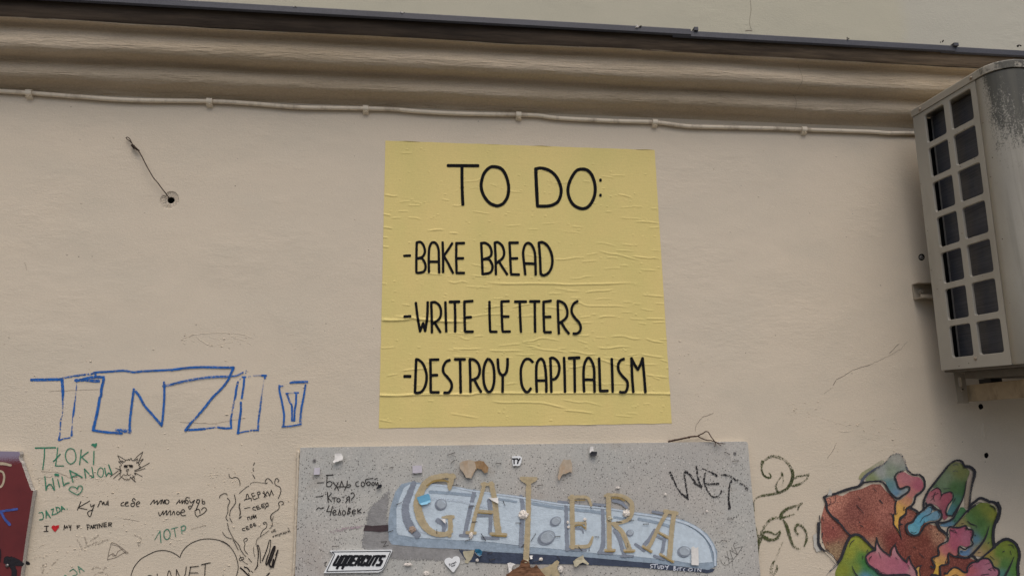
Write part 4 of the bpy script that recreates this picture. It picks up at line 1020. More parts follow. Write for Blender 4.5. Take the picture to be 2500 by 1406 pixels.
MO2 = [(ZP, 50, 1, '-60,480,50 -60,400 60,340 110,270 170,190 270,110 360,30 430,20 480,90 560,110 630,180 620,280 540,340 400,360 300,420 240,520 180,590 80,610 -20,570 -60,480; 430,170,16 360,215 290,240 240,300 215,350,8; 400,60,14 440,80 430,150; 560,150,14 590,190 570,240; 300,330,12 270,390 210,450,8; 30,540,14 90,560 140,540; 530,360,66 700,350,60 850,280,56 900,200,44 990,10,30; 540,380,90 600,480,84 740,590,70; 870,430,36 1000,280,40 1130,130,50 1280,20,54; 1730,-20,84 1770,100,84 1720,260,84 1660,420,82 1640,560,82 1640,700,84 1660,830,84; 1665,830,60 1560,920,54 1430,1030,46 1320,1110,60; 1560,420,12 1500,620,44 1420,760,56 1300,900,64 1190,1010,70; 740,600,46 750,480,44 800,440 880,450 980,450 1100,420 1140,480 1230,500 1250,580 1210,690 1240,780 1130,850 1080,880 980,830 960,900 960,1000 880,1020 770,960 760,1030 760,1160 620,1190 600,1260 620,1420; 740,600,46 750,710 620,780 560,850 570,990 450,1040 460,1120 500,1200 480,1240 420,1210; 900,1020,56 1100,1040,64 1240,1010,64 1340,1110,62; 1680,800,76 1800,710,80 1900,680,80 2030,730,80 2120,850,82 2150,1000,82 2120,1200,84 2130,1430,84; 2045,1020,14 1980,1180,40 1900,1340,54 1850,1430,60; 1340,1110,48 1200,1150,44 1130,1240 1130,1320 1060,1320 960,1250 870,1230 780,1300 740,1350 690,1340; 1340,1110,54 1420,1060,44 1540,1060,44 1600,1120,46 1650,1220,48 1740,1270,50 1750,1370,50 1690,1430,50; 1600,1290,14 1550,1270; 1680,1300,14 1620,1240 1540,1275,8; 1570,1140,12 1490,1170,8; 1230,1190,18 1170,1240 1165,1300,8; 0,1010,26 30,1130,28 110,1260,32 160,1420,32; 110,1260,26 160,1210,22 240,1195,22; 230,1190,26 200,1290,26 225,1430,26; 200,950,12 250,1010,20 310,1055,10; 80,830,18 140,860,10; 540,570,20 560,590; 410,480,14 440,500; 1140,330,20 1200,380,34 1310,420,20 1310,460,8; 800,490,14 790,560 795,640,8; 800,490,14 850,530 940,560,8; 830,500,12 860,520 880,500 930,570,8; 1080,470,14 1120,490 1080,530,8; 1190,540,14 1230,560 1200,590,8; 1540,760,24 1555,745; 1820,930,20 1860,910; 1970,910,18 1990,990,10; 1940,790,20 2010,800,20 2050,870,8; 1580,1010,16 1660,1080,14; 1340,945,16 1385,940; 1010,920,20 1030,930; 700,1140,24 730,1060,10; 500,1050,14 480,1090 510,1140; 1280,600,20 1300,620,14; 1570,30,18 1640,60,16 1680,130,8; 440,1380,70 520,1390,80 580,1400,70; 1400,1380,20 1550,1360,18; 830,1400,20 900,1375,18 970,1400,14; 1010,380,14 1060,370; 880,330,12 910,305')]
MO3 = [(ZN, 56, .95, '262,1210,56 265,1050,60 340,880,60 430,760,58,.95 580,570,56,.8 720,400,54,.68 850,320,56,.7 950,340,60,.85 1000,420,66,.9 1100,440,80,.9 1180,510,80,.85 1175,600,84,.8 1150,700,70,.75 1110,900,50,.66 1085,1180,60,.7; 1030,700,24,.9 1000,900,28,1 950,1050,34 860,1200,42 780,1320,50; 780,1320,36 700,1310 665,1250 700,1130,30 780,1020 790,930 740,885 610,920; 610,920,24 580,960,20 550,1030,10; 580,950,24 565,860 500,815 400,870,20; 300,1110,10; 300,1090,50 320,1130,60 390,1110,46 450,1160,44 500,1200,46 570,1230,46; 790,405,12,.7 850,390 890,405,8; 790,520,12,.7 830,505 880,525,8; 960,455,12 1080,460,8; 480,780,10 510,770,8; 620,830,14 660,830 740,820,8; 470,890,18 440,980,14 385,1050,10; 520,910,14 400,970,10; 430,960,10 455,1060,10; 830,1010,20 790,1090,10; 1060,1240,50 1110,1130,62 1190,1060,66 1280,1000,66 1380,1030,66 1440,1060,66 1540,1080,66 1620,1180,68 1630,1300,68 1590,1420,68; 1180,1120,14 1250,1080 1310,1080,12; 1460,1130,14 1540,1170,20 1555,1240,10')]
mb = MB(); SPR = []
M_MSPR = m_paint('sprayed_outline', (64, 68, 78), 1.5, 400, var=.2, nk=1.0)
for spec in MO + MO2 + MO3:
    for pts, sharp in parse(*[spec[0], spec[3], spec[1], spec[2]]):
        pts[:, 2] *= .93
        sp_ = pts[:, 3].mean() < .82
        if sp_: pts[:, 2] *= 1.25; pts[:, 3] = np.minimum(1, pts[:, 3] * 1.08)
        if sp_: mbs = MB(); SPR.append(mbs)
        ribbon(mbs if sp_ else mb, pts, sharp, on(-.0030), 2.2, 4, .10)
mural = mb.build('mural', M_MOUT, bld, attrs=True)
for mbs in SPR: mbs.build('sprayed_outline', M_MSPR, mural, attrs=True)
mural['label'] = 'colourful comic style mural of leaves, petals and drips with thick black outlines'
OR, DR = (122, 66, 54), (98, 48, 42)
fill('rock_shape', M_ROCK, mural, [(2018, 1215), (2041, 1207), (2057, 1210), (2075, 1199), (2103, 1193), (2129, 1181), (2149, 1181), (2163, 1198), (2180, 1213), (2195, 1230), (2215, 1240), (2228, 1245), (2238, 1252), (2246, 1262), (2260, 1275), (2290, 1285), (2310, 1310), (2300, 1330), (2330, 1350), (2370, 1362), (2390, 1372), (2385, 1430), (2056, 1430), (2048, 1380), (2034, 1354), (2016, 1341), (2006, 1312), (2004, 1266), (2009, 1248)], -.0010, 6.0,
     [(2030, 1225, (128, 82, 70)), (2090, 1250, (92, 52, 46)), (2140, 1200, (104, 62, 54)), (2120, 1290, (100, 54, 46)), (2165, 1260, (108, 64, 56)), (2180, 1320, (86, 40, 36)), (2030, 1300, (104, 56, 50)), (2040, 1345, (106, 84, 64)), (2130, 1340, (112, 84, 68)), (2260, 1320, (84, 42, 34)), (2290, 1310, (118, 82, 66)), (2240, 1380, (84, 42, 34)), (2260, 1350, (92, 48, 40)), (2350, 1370, (92, 48, 42)), (2190, 1350, (86, 42, 36))])
fill('teal_cloud', M_MFILL, mural, smooth_px(px(ZM, '1130,700 1180,600 1330,480 1480,370 1600,230 1720,200 1800,260 1850,380 1880,480 1750,520 1680,580 1690,700 1720,800 1780,840 1890,810 1900,860 1740,980 1640,940 1540,820 1480,700 1350,680'), 4), -.0014, 5.0,
     [(2190, 1115, (126, 124, 116), .72), (2150, 1150, (118, 120, 116), .8), (2130, 1168, (98, 106, 74), .95), (2175, 1150, (104, 112, 96), .9), (2170, 1185, (68, 98, 102), 1), (2190, 1205, (62, 96, 118), 1), (2210, 1192, (112, 118, 116), 1), (2195, 1212, (122, 122, 116), 1)], soft=5.0)
fill('cloud_haze', M_MFILL, mural, smooth_px(px(ZM, '1060,680 1000,640 1060,540 1200,450 1420,310 1480,360 1330,470 1180,580 1100,660'), 4), -.0012, 5.0, [(2105, 1160, (122, 120, 88), .62), (2150, 1130, (134, 130, 112), .58), (2120, 1160, (118, 118, 96), .6)], soft=9.0)
fill('pink_drip', M_MFILL, mural, smooth_px(px(ZM, '1690,620 1740,550 1830,530 1900,570 1990,610 2090,620 2160,690 2180,780 2140,860 2060,910 1990,990 1980,1060 1930,1130 1860,1180 1850,1260 1740,1370 1723,1480 1745,1580 1788,1712 1700,1590 1658,1471 1655,1310 1690,1260 1690,1080 1800,1010 1890,930 1940,860 1920,790 1850,800 1760,830 1720,740'), 4), -.0018, 5.0,
     [(2215, 1165, (138, 88, 92)), (2240, 1185, (132, 72, 84)), (2225, 1205, (142, 92, 88)), (2215, 1222, (146, 104, 76)), (2200, 1245, (164, 128, 66)), (2192, 1270, (166, 130, 62)), (2200, 1300, (160, 124, 60))])
fill('green_petal', M_MFILL, mural, smooth_px(px(ZN, '420,800 560,600 700,420 800,350 920,370 1000,440 1090,520 1050,650 1010,850 960,1000 880,1150 800,1300 700,1310 690,1250 770,1080 790,940 740,880 600,900 540,810'), 4), -.0014, 5.0,
     [(2330, 1135, (104, 106, 70)), (2345, 1150, (96, 100, 58)), (2310, 1165, (92, 104, 80)), (2330, 1190, (58, 84, 48)), (2350, 1200, (52, 80, 46)), (2300, 1185, (82, 98, 74)), (2340, 1220, (56, 88, 70)), (2322, 1245, (58, 94, 98))])
fill('bare_stripe', M_MFILL, mural, px(ZN, '1100,520 1130,560 1110,680 1080,900 1070,1180 1000,1180 1000,1000 1030,760'), -.0016, 5.0, [(2365, 1160, (140, 126, 112)), (2360, 1220, (128, 116, 100))])
fill('pink_flower', M_MFILL, mural, smooth_px(px(ZN, '300,1050 360,900 460,830 550,830 590,930 680,890 760,900 770,1000 700,1150 660,1250 700,1330 620,1390 560,1200 440,1110 340,1110'), 4), -.0018, 5.0, [(2280, 1205, (132, 74, 82)), (2270, 1225, (128, 92, 92)), (2310, 1220, (124, 64, 74)), (2305, 1250, (112, 62, 70))])
fill('blue_worm', M_MFILL, mural, smooth_px(px(ZP, '-27,470 -10,400 80,360 140,250 200,190 310,120 370,50 440,50 455,120 400,190 470,150 550,130 605,180 595,260 520,310 400,320 290,370 220,460 180,560 90,590 10,550'), 4), -.0022, 5.0, [(2270, 1245, (86, 116, 130)), (2250, 1270, (70, 120, 138)), (2225, 1295, (80, 126, 138)), (2290, 1260, (84, 112, 126))])
fill('green_petal', M_MFILL, mural, px(ZP, '590,420 700,440 870,410 1120,130 1060,60 1000,60 900,230 760,330 640,370'), -.0015, 5.0, [(2350, 1240, (56, 92, 56)), (2335, 1258, (58, 92, 66)), (2310, 1280, (74, 100, 118)), (2295, 1284, (84, 108, 124))])
fill('green_petal', M_MFILL, mural, smooth_px(px(ZP, '900,420 1120,180 1280,40 1400,-30 1550,-10 1680,60 1710,200 1660,330 1620,480 1620,650 1640,820 1440,1000 1310,1010 1250,990 1150,1000 1000,990 990,900 1100,910 1200,800 1240,740 1230,500 1140,430 1000,430'), 4), -.0014, 6.0,
     [(2405, 1240, (96, 104, 44)), (2425, 1255, (104, 106, 42)), (2385, 1255, (66, 88, 40)), (2395, 1275, (56, 84, 42)), (2370, 1265, (64, 94, 52)), (2350, 1278, (112, 102, 66)), (2400, 1300, (58, 92, 50)), (2385, 1315, (66, 94, 108)), (2355, 1345, (72, 98, 124)), (2418, 1300, (80, 104, 52)), (2405, 1335, (116, 104, 58)), (2390, 1350, (134, 112, 82)), (2420, 1320, (92, 106, 50))])
fill('pink_flower', M_MFILL, mural, smooth_px(px(ZP, '780,500 820,460 900,470 940,450 1090,430 1130,500 1220,510 1240,600 1190,700 1190,780 1120,830 1000,800 950,850 940,970 880,1000 780,930 730,1020 740,1100 680,1170 580,1200 570,1320 560,1430 450,1430 510,1250 510,1200 450,1100 490,1040 590,1010 600,930 580,850 680,780 760,740 790,620'), 4), -.0022, 5.0,
     [(2335, 1300, (132, 68, 84)), (2360, 1310, (130, 76, 90)), (2330, 1330, (130, 66, 80)), (2310, 1345, (140, 82, 82)), (2300, 1365, (154, 116, 70)), (2290, 1385, (164, 130, 58)), (2283, 1400, (160, 128, 50))])
fill('green_petal', M_MFILL, mural, smooth_px(px(ZP, '1690,810 1800,740 1900,700 2030,750 2100,860 2120,1000 2100,1150 2090,1440 1760,1440 1730,1300 1650,1230 1560,1080 1440,1040 1600,900'), 4), -.0013, 6.0,
     [(2455, 1330, (96, 106, 40)), (2470, 1345, (86, 102, 40)), (2440, 1350, (78, 102, 40)), (2415, 1350, (122, 108, 54)), (2450, 1375, (60, 92, 44)), (2445, 1400, (64, 100, 92)), (2475, 1390, (66, 98, 46)), (2430, 1372, (112, 104, 60))])
fill('pink_flower', M_MFILL, mural, smooth_px(px(ZP, '1150,1440 1130,1340 1160,1230 1260,1140 1400,1090 1520,1060 1570,1130 1650,1230 1730,1290 1750,1370 1720,1440'), 4), -.0022, 5.0, [(2390, 1375, (128, 76, 90)), (2410, 1390, (134, 86, 98)), (2372, 1395, (136, 72, 76)), (2380, 1410, (130, 74, 88))])
fill('yellow_shape', M_MFILL, mural, smooth_px(px(ZP, '690,1440 740,1350 790,1300 880,1250 980,1280 1080,1330 1150,1310 1180,1440'), 4), -.0020, 5.0, [(2325, 1395, (164, 124, 66)), (2345, 1400, (156, 116, 62)), (2365, 1405, (140, 84, 70))])
fill('yellow_shape', M_MFILL, mural, px(ZP, '120,1290 160,1225 200,1220 190,1300 215,1440 165,1440'), -.0020, 5.0, [(2240, 1395, (160, 126, 70))])
fill('green_leaf', M_MFILL, mural, smooth_px(px(ZO, '700,1440 690,1180 760,1080 830,900 920,700 1000,620 1090,620 1200,720 1400,880 1300,920 1230,990 1250,1120 1330,1220 1440,1300 1560,1410 1560,1440'), 4), -.0014, 5.0,
     [(2085, 1315, (116, 120, 44)), (2075, 1350, (108, 112, 40)), (2060, 1390, (98, 104, 36)), (2110, 1335, (112, 112, 44)), (2110, 1370, (46, 88, 44)), (2120, 1385, (44, 88, 48)), (2105, 1355, (66, 96, 42)), (2130, 1395, (52, 92, 70)), (2115, 1408, (66, 104, 124)), (2090, 1385, (86, 102, 40))])
fill('pink_flame', M_MFILL, mural, smooth_px(px(ZO, '1240,1010 1310,930 1420,910 1430,780 1455,740 1530,880 1640,980 1725,1010 1745,910 1795,830 1830,950 1950,1080 2040,1140 2085,1050 2120,1150 2210,1290 2250,1400 2250,1440 2130,1440 1970,1360 1560,1380 1400,1260 1270,1150'), 4), -.0020, 5.0,
     [(2130, 1360, (134, 76, 86)), (2145, 1375, (136, 80, 90)), (2142, 1335, (140, 104, 104)), (2180, 1370, (132, 76, 88)), (2190, 1345, (138, 98, 102)), (2210, 1385, (130, 72, 88)), (2225, 1395, (138, 96, 100))])
fill('pink_flame', M_MFILL, mural, px(ZP, '-10,1230 20,1150 110,1290 150,1430 -10,1430'), -.0021, 5.0, [(2230, 1395, (134, 96, 100))])
M_FLAKE = m_simple('pale_paint_flake', (150, 147, 140), .8, var=.08, ns=90)
fill('peeled_patch', M_FLAKE, mural, rough_poly(px(ZO, '200,600 270,560 290,780 370,910 270,925 215,830'), 1.2, 3, 4.0), -.0026, 4.0)['label'] = 'pale peeled strip along the left edge of the mural'
fill('peeled_patch', M_FLAKE, mural, px(ZM, '445,950 490,820 530,900 520,950'), -.0036, 4.0)['label'] = 'small pale paint chip at the top left of the mural'

# ------------------------------------------------------------------ red board at the left edge
RY = -.016
rb = empty('red_board', (PY(30, 1250, 0).x, 0, PY(30, 1250, 0).z))
tag(rb, 'dark red painted board with a broken corner, cut off by the left edge', 'board')
RB = [(-420, 1098), (-200, 1100), (0, 1101), (47, 1102), (49, 1108), (46, 1116), (48, 1124), (53, 1130), (56, 1141), (60, 1152), (63, 1162), (68, 1174), (72, 1186), (76, 1196), (81, 1197), (78, 1216), (75, 1236), (62, 1322), (50, 1406), (30, 1560), (12, 1720), (-420, 1735)]
t = NT('red_board_paint')
S = t.sep()
grain = t.mr(t.noise((500, 500, 500), 2, .75), .3, .7, -.35, .35)
gz0 = PY(30, 1140, RY).z; gz1 = PY(30, 1103, RY).z
spray = t.mr(S[2], gz0, gz1)
f = t.mr(t.math('ADD', spray, t.math('MULTIPLY', grain, .8)), .28, .75)
c = t.mix(t.mr(t.noise((14, 14, 14), 4), .35, .65), C(86, 32, 33), C(74, 27, 29))
c = t.mix(t.math('MULTIPLY', f, .9), c, C(110, 104, 120))
t.bump(t.noise((60, 60, 60), 3), .2, .001)
M_REDB = t.out(c, .55, spec=.35)
M_CHIP = m_simple('board_edge_chip', (150, 146, 140), .9, var=.3, ns=300, bump=.6)
def slab(name, poly, y0, y1, mat, mat_side, parent, step=None, chip=0.0):
    mb = MB()
    P = [(u, v) for u, v in poly]
    a = [mb.add(PY(u, v, y1)) for u, v in P]
    r = delaunay_2d_cdt([Vector(p) for p in P], [(i, (i + 1) % len(P)) for i in range(len(P))], [], 1, 1e-6)
    for f in r[2]: mb.face(*f)
    o = mb.build(name, mat, parent)
    mb = MB()
    n = len(P)
    A = []; B = []
    for i, (u, v) in enumerate(P):
        p = PY(u, v, y1)
        A.append(mb.add(p)); B.append(mb.add((p.x + chip * abs(mnoise.noise(p * 60)), y0, p.z)))
    for i in range(n): mb.face(A[i], A[(i + 1) % n], B[(i + 1) % n], B[i])
    mb.build('edge', mat_side, o)
    return o
RBP = []
for i, (a, b) in enumerate(zip(RB, RB[1:] + RB[:1])):
    RBP.append(a)
    if 3 <= i <= 13:
        L = math.hypot(b[0] - a[0], b[1] - a[1]); n = int(L / 2.5)
        for k in range(1, n): RBP.append((a[0] + (b[0] - a[0]) * k / n + 1.3 * mnoise.noise(Vector((i, k * .9, 1))), a[1] + (b[1] - a[1]) * k / n))
slab('panel', RBP, -.002, RY, M_REDB, M_CHIP, rb, chip=.0015)
M_BEIGE = m_paint('beige_brush', (142, 130, 110), 4, 400, var=.15, nk=.5)
M_SBLUE = m_paint('blue_spray', (50, 66, 120), 1.6, 520, var=.25, nk=.8)
M_SBLK = m_paint('black_spray', (24, 22, 26), 2.4, 400, var=.25, nk=.6)
strokes('brush_mark', M_BEIGE, rb, [(Z9, 62, 1, '-160,520 0,505 100,512 215,540,50'), ], on(RY - .0007), 2.2, 'thick beige brush stroke')
strokes('brush_mark', M_BEIGE, rb, [(Z9, 46, 1, '-120,650 0,655 60,685 85,770 70,880 30,960 -20,975,60 -90,980,60')], on(RY - .0007), 2.2, 'beige hooked brush stroke')
strokes('spray_mark', M_SBLUE, rb, [(Z11, 62, .95, '-120,120 0,100 120,80 340,48; 20,110,66 90,240 190,355,80')], on(RY - .0007), 2.2, 'blue sprayed strokes')
strokes('spray_mark', M_SBLK, rb, [(Z11, 150, 1, '150,1085,190 230,1095,200 330,1120,170 420,1150,110 445,1160,90; 215,1150,120 275,1260,120 285,1330,120 285,1430,130; 0,860,30 5,960,40 -5,1110,30')], on(RY - .0007), 2.2, 'black sprayed blot')
strokes('spray_mark', M_SBLK, bld, [(Z11, 70, .75, '525,1120,60 560,1140,90 580,1150,60')], on(WY), 2.0, 'small black spray blot on the wall beside the red board')
mb = MB(); q = px(Z11, '145,1190')[0]; mb.blob(PY(q[0], q[1], RY - .002), .004, (1, .5, 1), .3, 4.0)
mb.build('screw_head', m_simple('worn_metal', (96, 92, 90), .4, .7, ns=200), rb, smooth=True)

# ------------------------------------------------------------------ grey speckled board with the painted sword sign
BY = -.010
bb = PY(1270, 1400, 0.0)
gb = empty('grey_board', (bb.x, 0, bb.z))
tag(gb, 'speckled grey cement board screwed to the wall, gold letters on a pale blue blade', 'board')
t = NT('cement_board')
c = t.mix(t.mr(t.noise((6, 6, 6), 4, .6), .36, .66), C(150, 148, 142), C(141, 141, 137))
c = t.mix(t.mr(t.noise((3, 3, 3), 3, .5, 5.0), .45, .7, 0, .5), c, C(140, 132, 126))
c = t.mix(1.0, c, t.mr(t.noise((420, 420, 420), 2, .8), .3, .7, .82, 1.16), 'MULTIPLY')
for sc, rad, thr, dk in ((240, .30, .80, .85), (150, .25, .86, .8), (330, .34, .80, .6)):
    v = t.voro((sc, sc, sc))
    sp = t.n('ShaderNodeSeparateColor'); t.l(v.outputs['Color'], sp.inputs[0])
    m = t.math('MULTIPLY', t.math('LESS_THAN', v.outputs['Distance'], rad), t.math('GREATER_THAN', sp.outputs[0], thr))
    top = t.mr(t.math('ADD', t.sep()[2], t.math('MULTIPLY', t.noise((5, 5, 5), 3), .09)), 1.60, 1.645, 1.0, .25)
    c = t.mix(t.math('MULTIPLY', t.math('MULTIPLY', m, dk), top), c, C(62, 60, 58))
v = t.voro((110, 110, 110)); sp = t.n('ShaderNodeSeparateColor'); t.l(v.outputs['Color'], sp.inputs[0])
m = t.math('MULTIPLY', t.math('LESS_THAN', v.outputs['Distance'], .2), t.math('GREATER_THAN', sp.outputs[1], .90))
c = t.mix(t.math('MULTIPLY', m, .5), c, C(176, 172, 166))
st = t.mr(t.noise((7, 7, 9), 4, .6, 11.0), .60, .74)
c = t.mix(t.math('MULTIPLY', st, .35), c, C(110, 96, 82))
t.bump(t.noise((260, 260, 260), 4, .7), .4, .0012)
M_CEM = t.out(c, .9, spec=.2)
GB = [(733, 1092), (1000, 1088), (1300, 1083.5), (1600, 1080), (1818, 1077), (1823, 1078), (1826, 1083), (1829, 1120), (1838, 1220), (1848, 1310), (1857, 1406), (1890, 1760), (695, 1760), (720, 1406), (727, 1236), (731, 1130)]
slab('panel', GB, .0, BY, M_CEM, M_CEM, gb)
# smear of old render lapping over the left edge of the board
mb = MB()
Q = polyline(np.array([(731, 1100, 5, 1), (729, 1180, 7, 1), (726, 1240, 9, 1), (724, 1300, 9, 1), (722, 1360, 11, 1), (718, 1420, 12, 1)], float), 5)
mb.tube([PY(q[0] - 2.5 + 2 * mnoise.noise(Vector((i * .5, 0, 0))), q[1], -.003) for i, q in enumerate(Q)], [.0035 + .002 * abs(mnoise.noise(Vector((i * .45, 3, 0)))) for i in range(len(Q))], 8)
mb.build('render_smear', M_WALL, bld, smooth=True)
M_SHAD = m_paint('violet_grey_paint', (108, 114, 124), 1.8, 420, var=.12, nk=.7)
M_GSH = m_paint('grey_wash', (114, 113, 112), 1.3, 420, var=.15, nk=1.0)
M_MID = m_paint('slate_blue_paint', (122, 135, 147), 3, 300, var=.16, nk=.8, maxa=.94)
M_LIT = m_paint('pale_blue_paint', (156, 167, 175), 3, 380, var=.10, nk=.55)
M_PALE2 = m_paint('white_blue_paint', (156, 166, 175), 2, 380, var=.1, nk=.7)
M_NAVY = m_paint('navy_paint', (50, 57, 72), 5, 380, var=.2, nk=.5)
M_GOLD = m_paint('gold_paint', (149, 136, 109), 2.4, 300, var=.14, nk=.75, maxa=.92)
M_GOLDD = m_paint('dark_gold_paint', (122, 104, 64), 4, 420, var=.15, nk=.6)
M_BRN = m_paint('dark_brown_paint', (54, 44, 46), 5, 420, var=.2, nk=.5)
def bo(l): return on(BY - l)
BLADE = [(980, 1181), (1000, 1176), (1044, 1178), (1097, 1184), (1152, 1194), (1215, 1204), (1262, 1209), (1298, 1217), (1361, 1226), (1440, 1233), (1495, 1240), (1549, 1249), (1597, 1255), (1669, 1268), (1700, 1283), (1726, 1302), (1743, 1326), (1751, 1346), (1750, 1380), (1730, 1390), (1640, 1379), (1597, 1374), (1537, 1369), (1440, 1360), (1333, 1353), (1200, 1346), (1141, 1340), (1044, 1336), (985, 1331), (957, 1328), (949, 1318), (948, 1270), (953, 1238), (965, 1200)]
wash = fill('painted_shadow', M_GSH, gb, smooth_px([(898, 1238), (925, 1212), (955, 1196), (965, 1300), (1141, 1340), (1141, 1371), (1040, 1372), (960, 1368), (905, 1348), (878, 1335), (885, 1290)], 4), BY - .0007, 5.0, None, .85, 'grey painted cast shadow around the blade', 16.0)
blade = fill('painted_blade', M_MID, gb, rough_poly(BLADE, .8, 4, 2.0), BY - .0013, 8.0, None, 1.0, 'pale blue painted knife or sword blade')
fill('blade_face', M_LIT, blade, rough_poly([(967, 1240), (975, 1215), (985, 1190), (1000, 1180), (1044, 1181), (1097, 1187), (1152, 1197), (1215, 1207), (1262, 1212), (1298, 1220), (1361, 1229), (1440, 1236), (1495, 1243), (1549, 1252), (1597, 1258), (1655, 1270), (1673, 1279), (1699, 1294), (1722, 1315), (1731, 1332), (1738, 1356), (1741, 1372), (1688, 1375), (1652, 1369), (1597, 1363), (1520, 1355), (1440, 1349), (1381, 1342), (1309, 1336), (1200, 1323), (1135, 1319), (1081, 1316), (1011, 1312), (969, 1304), (967, 1290)], 1.0, 4, 3.0), BY - .0017, 6.0, soft=7.0)
strokes('blade_streak', M_PALE2, blade, [(SRC, 5, .8, '1040,1181 1100,1187 1152,1197 1215,1206 1262,1212 1300,1219 1361,1229 1440,1236 1500,1243 1549,1252 1597,1259 1655,1270,7 1690,1283,8 1715,1300,8 1735,1325,8 1745,1350,8 1746,1378,6'), (SRC, 9, .5, '1045,1215 1120,1222 1200,1240; 1010,1290 1060,1305')], bo(.0021), 3, None)
strokes('blade_streak', M_MID, blade, [(SRC, 9, .72, '1050,1200 1110,1204 1160,1209; 1300,1228 1360,1238 1440,1247 1480,1252; 1560,1266 1600,1274 1640,1285'), (SRC, 7, .6, '1210,1216 1260,1224; 1500,1262 1540,1268')], bo(.0020), 3, None)
fill('dark_edge', M_NAVY, blade, rough_poly([(1120, 1341), (1200, 1346), (1333, 1353), (1440, 1360), (1537, 1369), (1597, 1374), (1640, 1379), (1700, 1388), (1746, 1387), (1740, 1395), (1728, 1398), (1690, 1394), (1640, 1391), (1600, 1388), (1560, 1384), (1500, 1381), (1440, 1378), (1380, 1376), (1330, 1376), (1280, 1376), (1200, 1374), (1140, 1370)], 1.2, 4, 6.0), BY - .0011, 6.0)
fill('painted_handle', M_BRN, blade, rough_poly(px(ZB, '1395,440 1420,368 1560,385 1700,375 1885,368 1882,490 1720,512 1560,495 1390,488'), .6, 3, 8.0), BY - .0015, 4.0)
strokes('pink_smear', m_paint('pink_smear', (136, 122, 126), 1.2, 300, var=.1, nk=1.1), gb, [(ZB, 100, .55, '760,500,150,.4 1000,450,120,.55 1250,420,90,.6 1400,385,50,.65')], bo(.0008), 3, None)
GL = {
 'G': ('1105,1160,13 1100,1176,18 1098,1190,12 1097,1196,3; 1108,1163,12 1091,1160,14 1077,1162,15 1056,1168,19 1040,1180,21 1028,1198,21 1021,1218,23 1020,1240,24 1026,1262,24 1035,1280,22 1049,1295,19 1069,1303,16 1087,1303,14 1100,1296,14; !1080,1262,5 1092,1261,10 1106,1261,10; 1099,1262,14 1100,1285,14 1097,1306,12'),
 'A': ('!1177,1181,9 1204,1182,9; 1183,1180,11 1174,1212,11 1165,1240,11 1158,1266,11 1151,1297,11; !1140,1299,9 1160,1300,9; 1199,1180,14 1205,1205,15 1210,1240,17 1213,1272,18 1217,1298,18; !1199,1302,9 1235,1304,9; !1164,1246,9 1203,1249,9'),
 'L': ('!1273,1167,10 1308,1168,10; 1275,1172,6 1290,1176,16 1306,1172,6; 1291,1170,14 1290,1210,15 1290,1240,15 1288,1296,16 1286,1333,17 1284,1372,18; 1320,1400,30 1345,1390,26 1360,1372,12; 1355,1395,22 1360,1420,22'),
 'E': ('1390,1214,9 1415,1212,9 1435,1215,9 1443,1233,7; 1397,1212,14 1397,1260,14 1398,1300,14 1398,1334,15; !1400,1276,8 1428,1276,8; 1429,1266,5 1430,1280,6 1430,1291,4; 1394,1333,10 1430,1333,11 1440,1328,10 1447,1310,6'),
 'R': ('1478,1209,8 1504,1207,9 1526,1213,11 1541,1226,13 1543,1242,14 1540,1258,13 1531,1269,11 1512,1275,10 1496,1277,10; 1485,1208,14 1486,1240,14 1487,1284,14 1488,1340,14; !1478,1342,8 1500,1342,8; 1500,1280,12 1518,1297,14 1529,1320,15 1537,1341,15; !1525,1343,8 1548,1343,8'),
 'A2': ('!1624,1247,11 1652,1252,11; 1630,1248,11 1609,1284,11 1588,1328,11 1581,1336,11; !1570,1333,8 1590,1345,8; 1646,1252,13 1641,1286,14 1637,1330,15 1634,1362,15; !1612,1352,8 1643,1370,8; !1607,1298,7 1633,1311,7')}
SHW = {'G': '1010,1180,16 1000,1205,20 990,1232,22 992,1262,24 1002,1285,26 1018,1305,20; 1070,1270,16 1085,1280,18 1082,1297,10', 'A': '1158,1198,12 1152,1225,13 1143,1265,13 1135,1302,12; !1124,1306,9 1152,1308,9; 1194,1222,13 1198,1260,12 1196,1300,10; !1178,1312,10 1216,1313,9; !1166,1258,7 1196,1258,6',
  'L': '1272,1212,12 1276,1236,13 1274,1280,14 1272,1330,14', 'E': '!1364,1224,8 1384,1226,8; 1382,1230,11 1383,1280,12 1385,1340,12; 1405,1288,8 1420,1291,7 1424,1300,4; !1392,1340,8 1430,1342,7', 'R': '!1450,1230,8 1478,1232,7; 1471,1238,11 1473,1290,12 1472,1330,14 1464,1346,10; !1462,1348,9 1494,1350,8; 1497,1222,8 1515,1226,10 1530,1238,8; 1500,1294,10 1512,1312,12 1520,1340,12 1526,1356,10; !1518,1356,8 1545,1356,6',
  'A2': '!1594,1248,8 1616,1252,8; 1598,1294,11 1586,1315,12 1574,1328,12; !1552,1328,9 1572,1342,10; 1622,1314,10 1618,1340,10 1614,1350,8; !1598,1356,9 1620,1364,8; !1604,1308,6 1624,1318,7'}
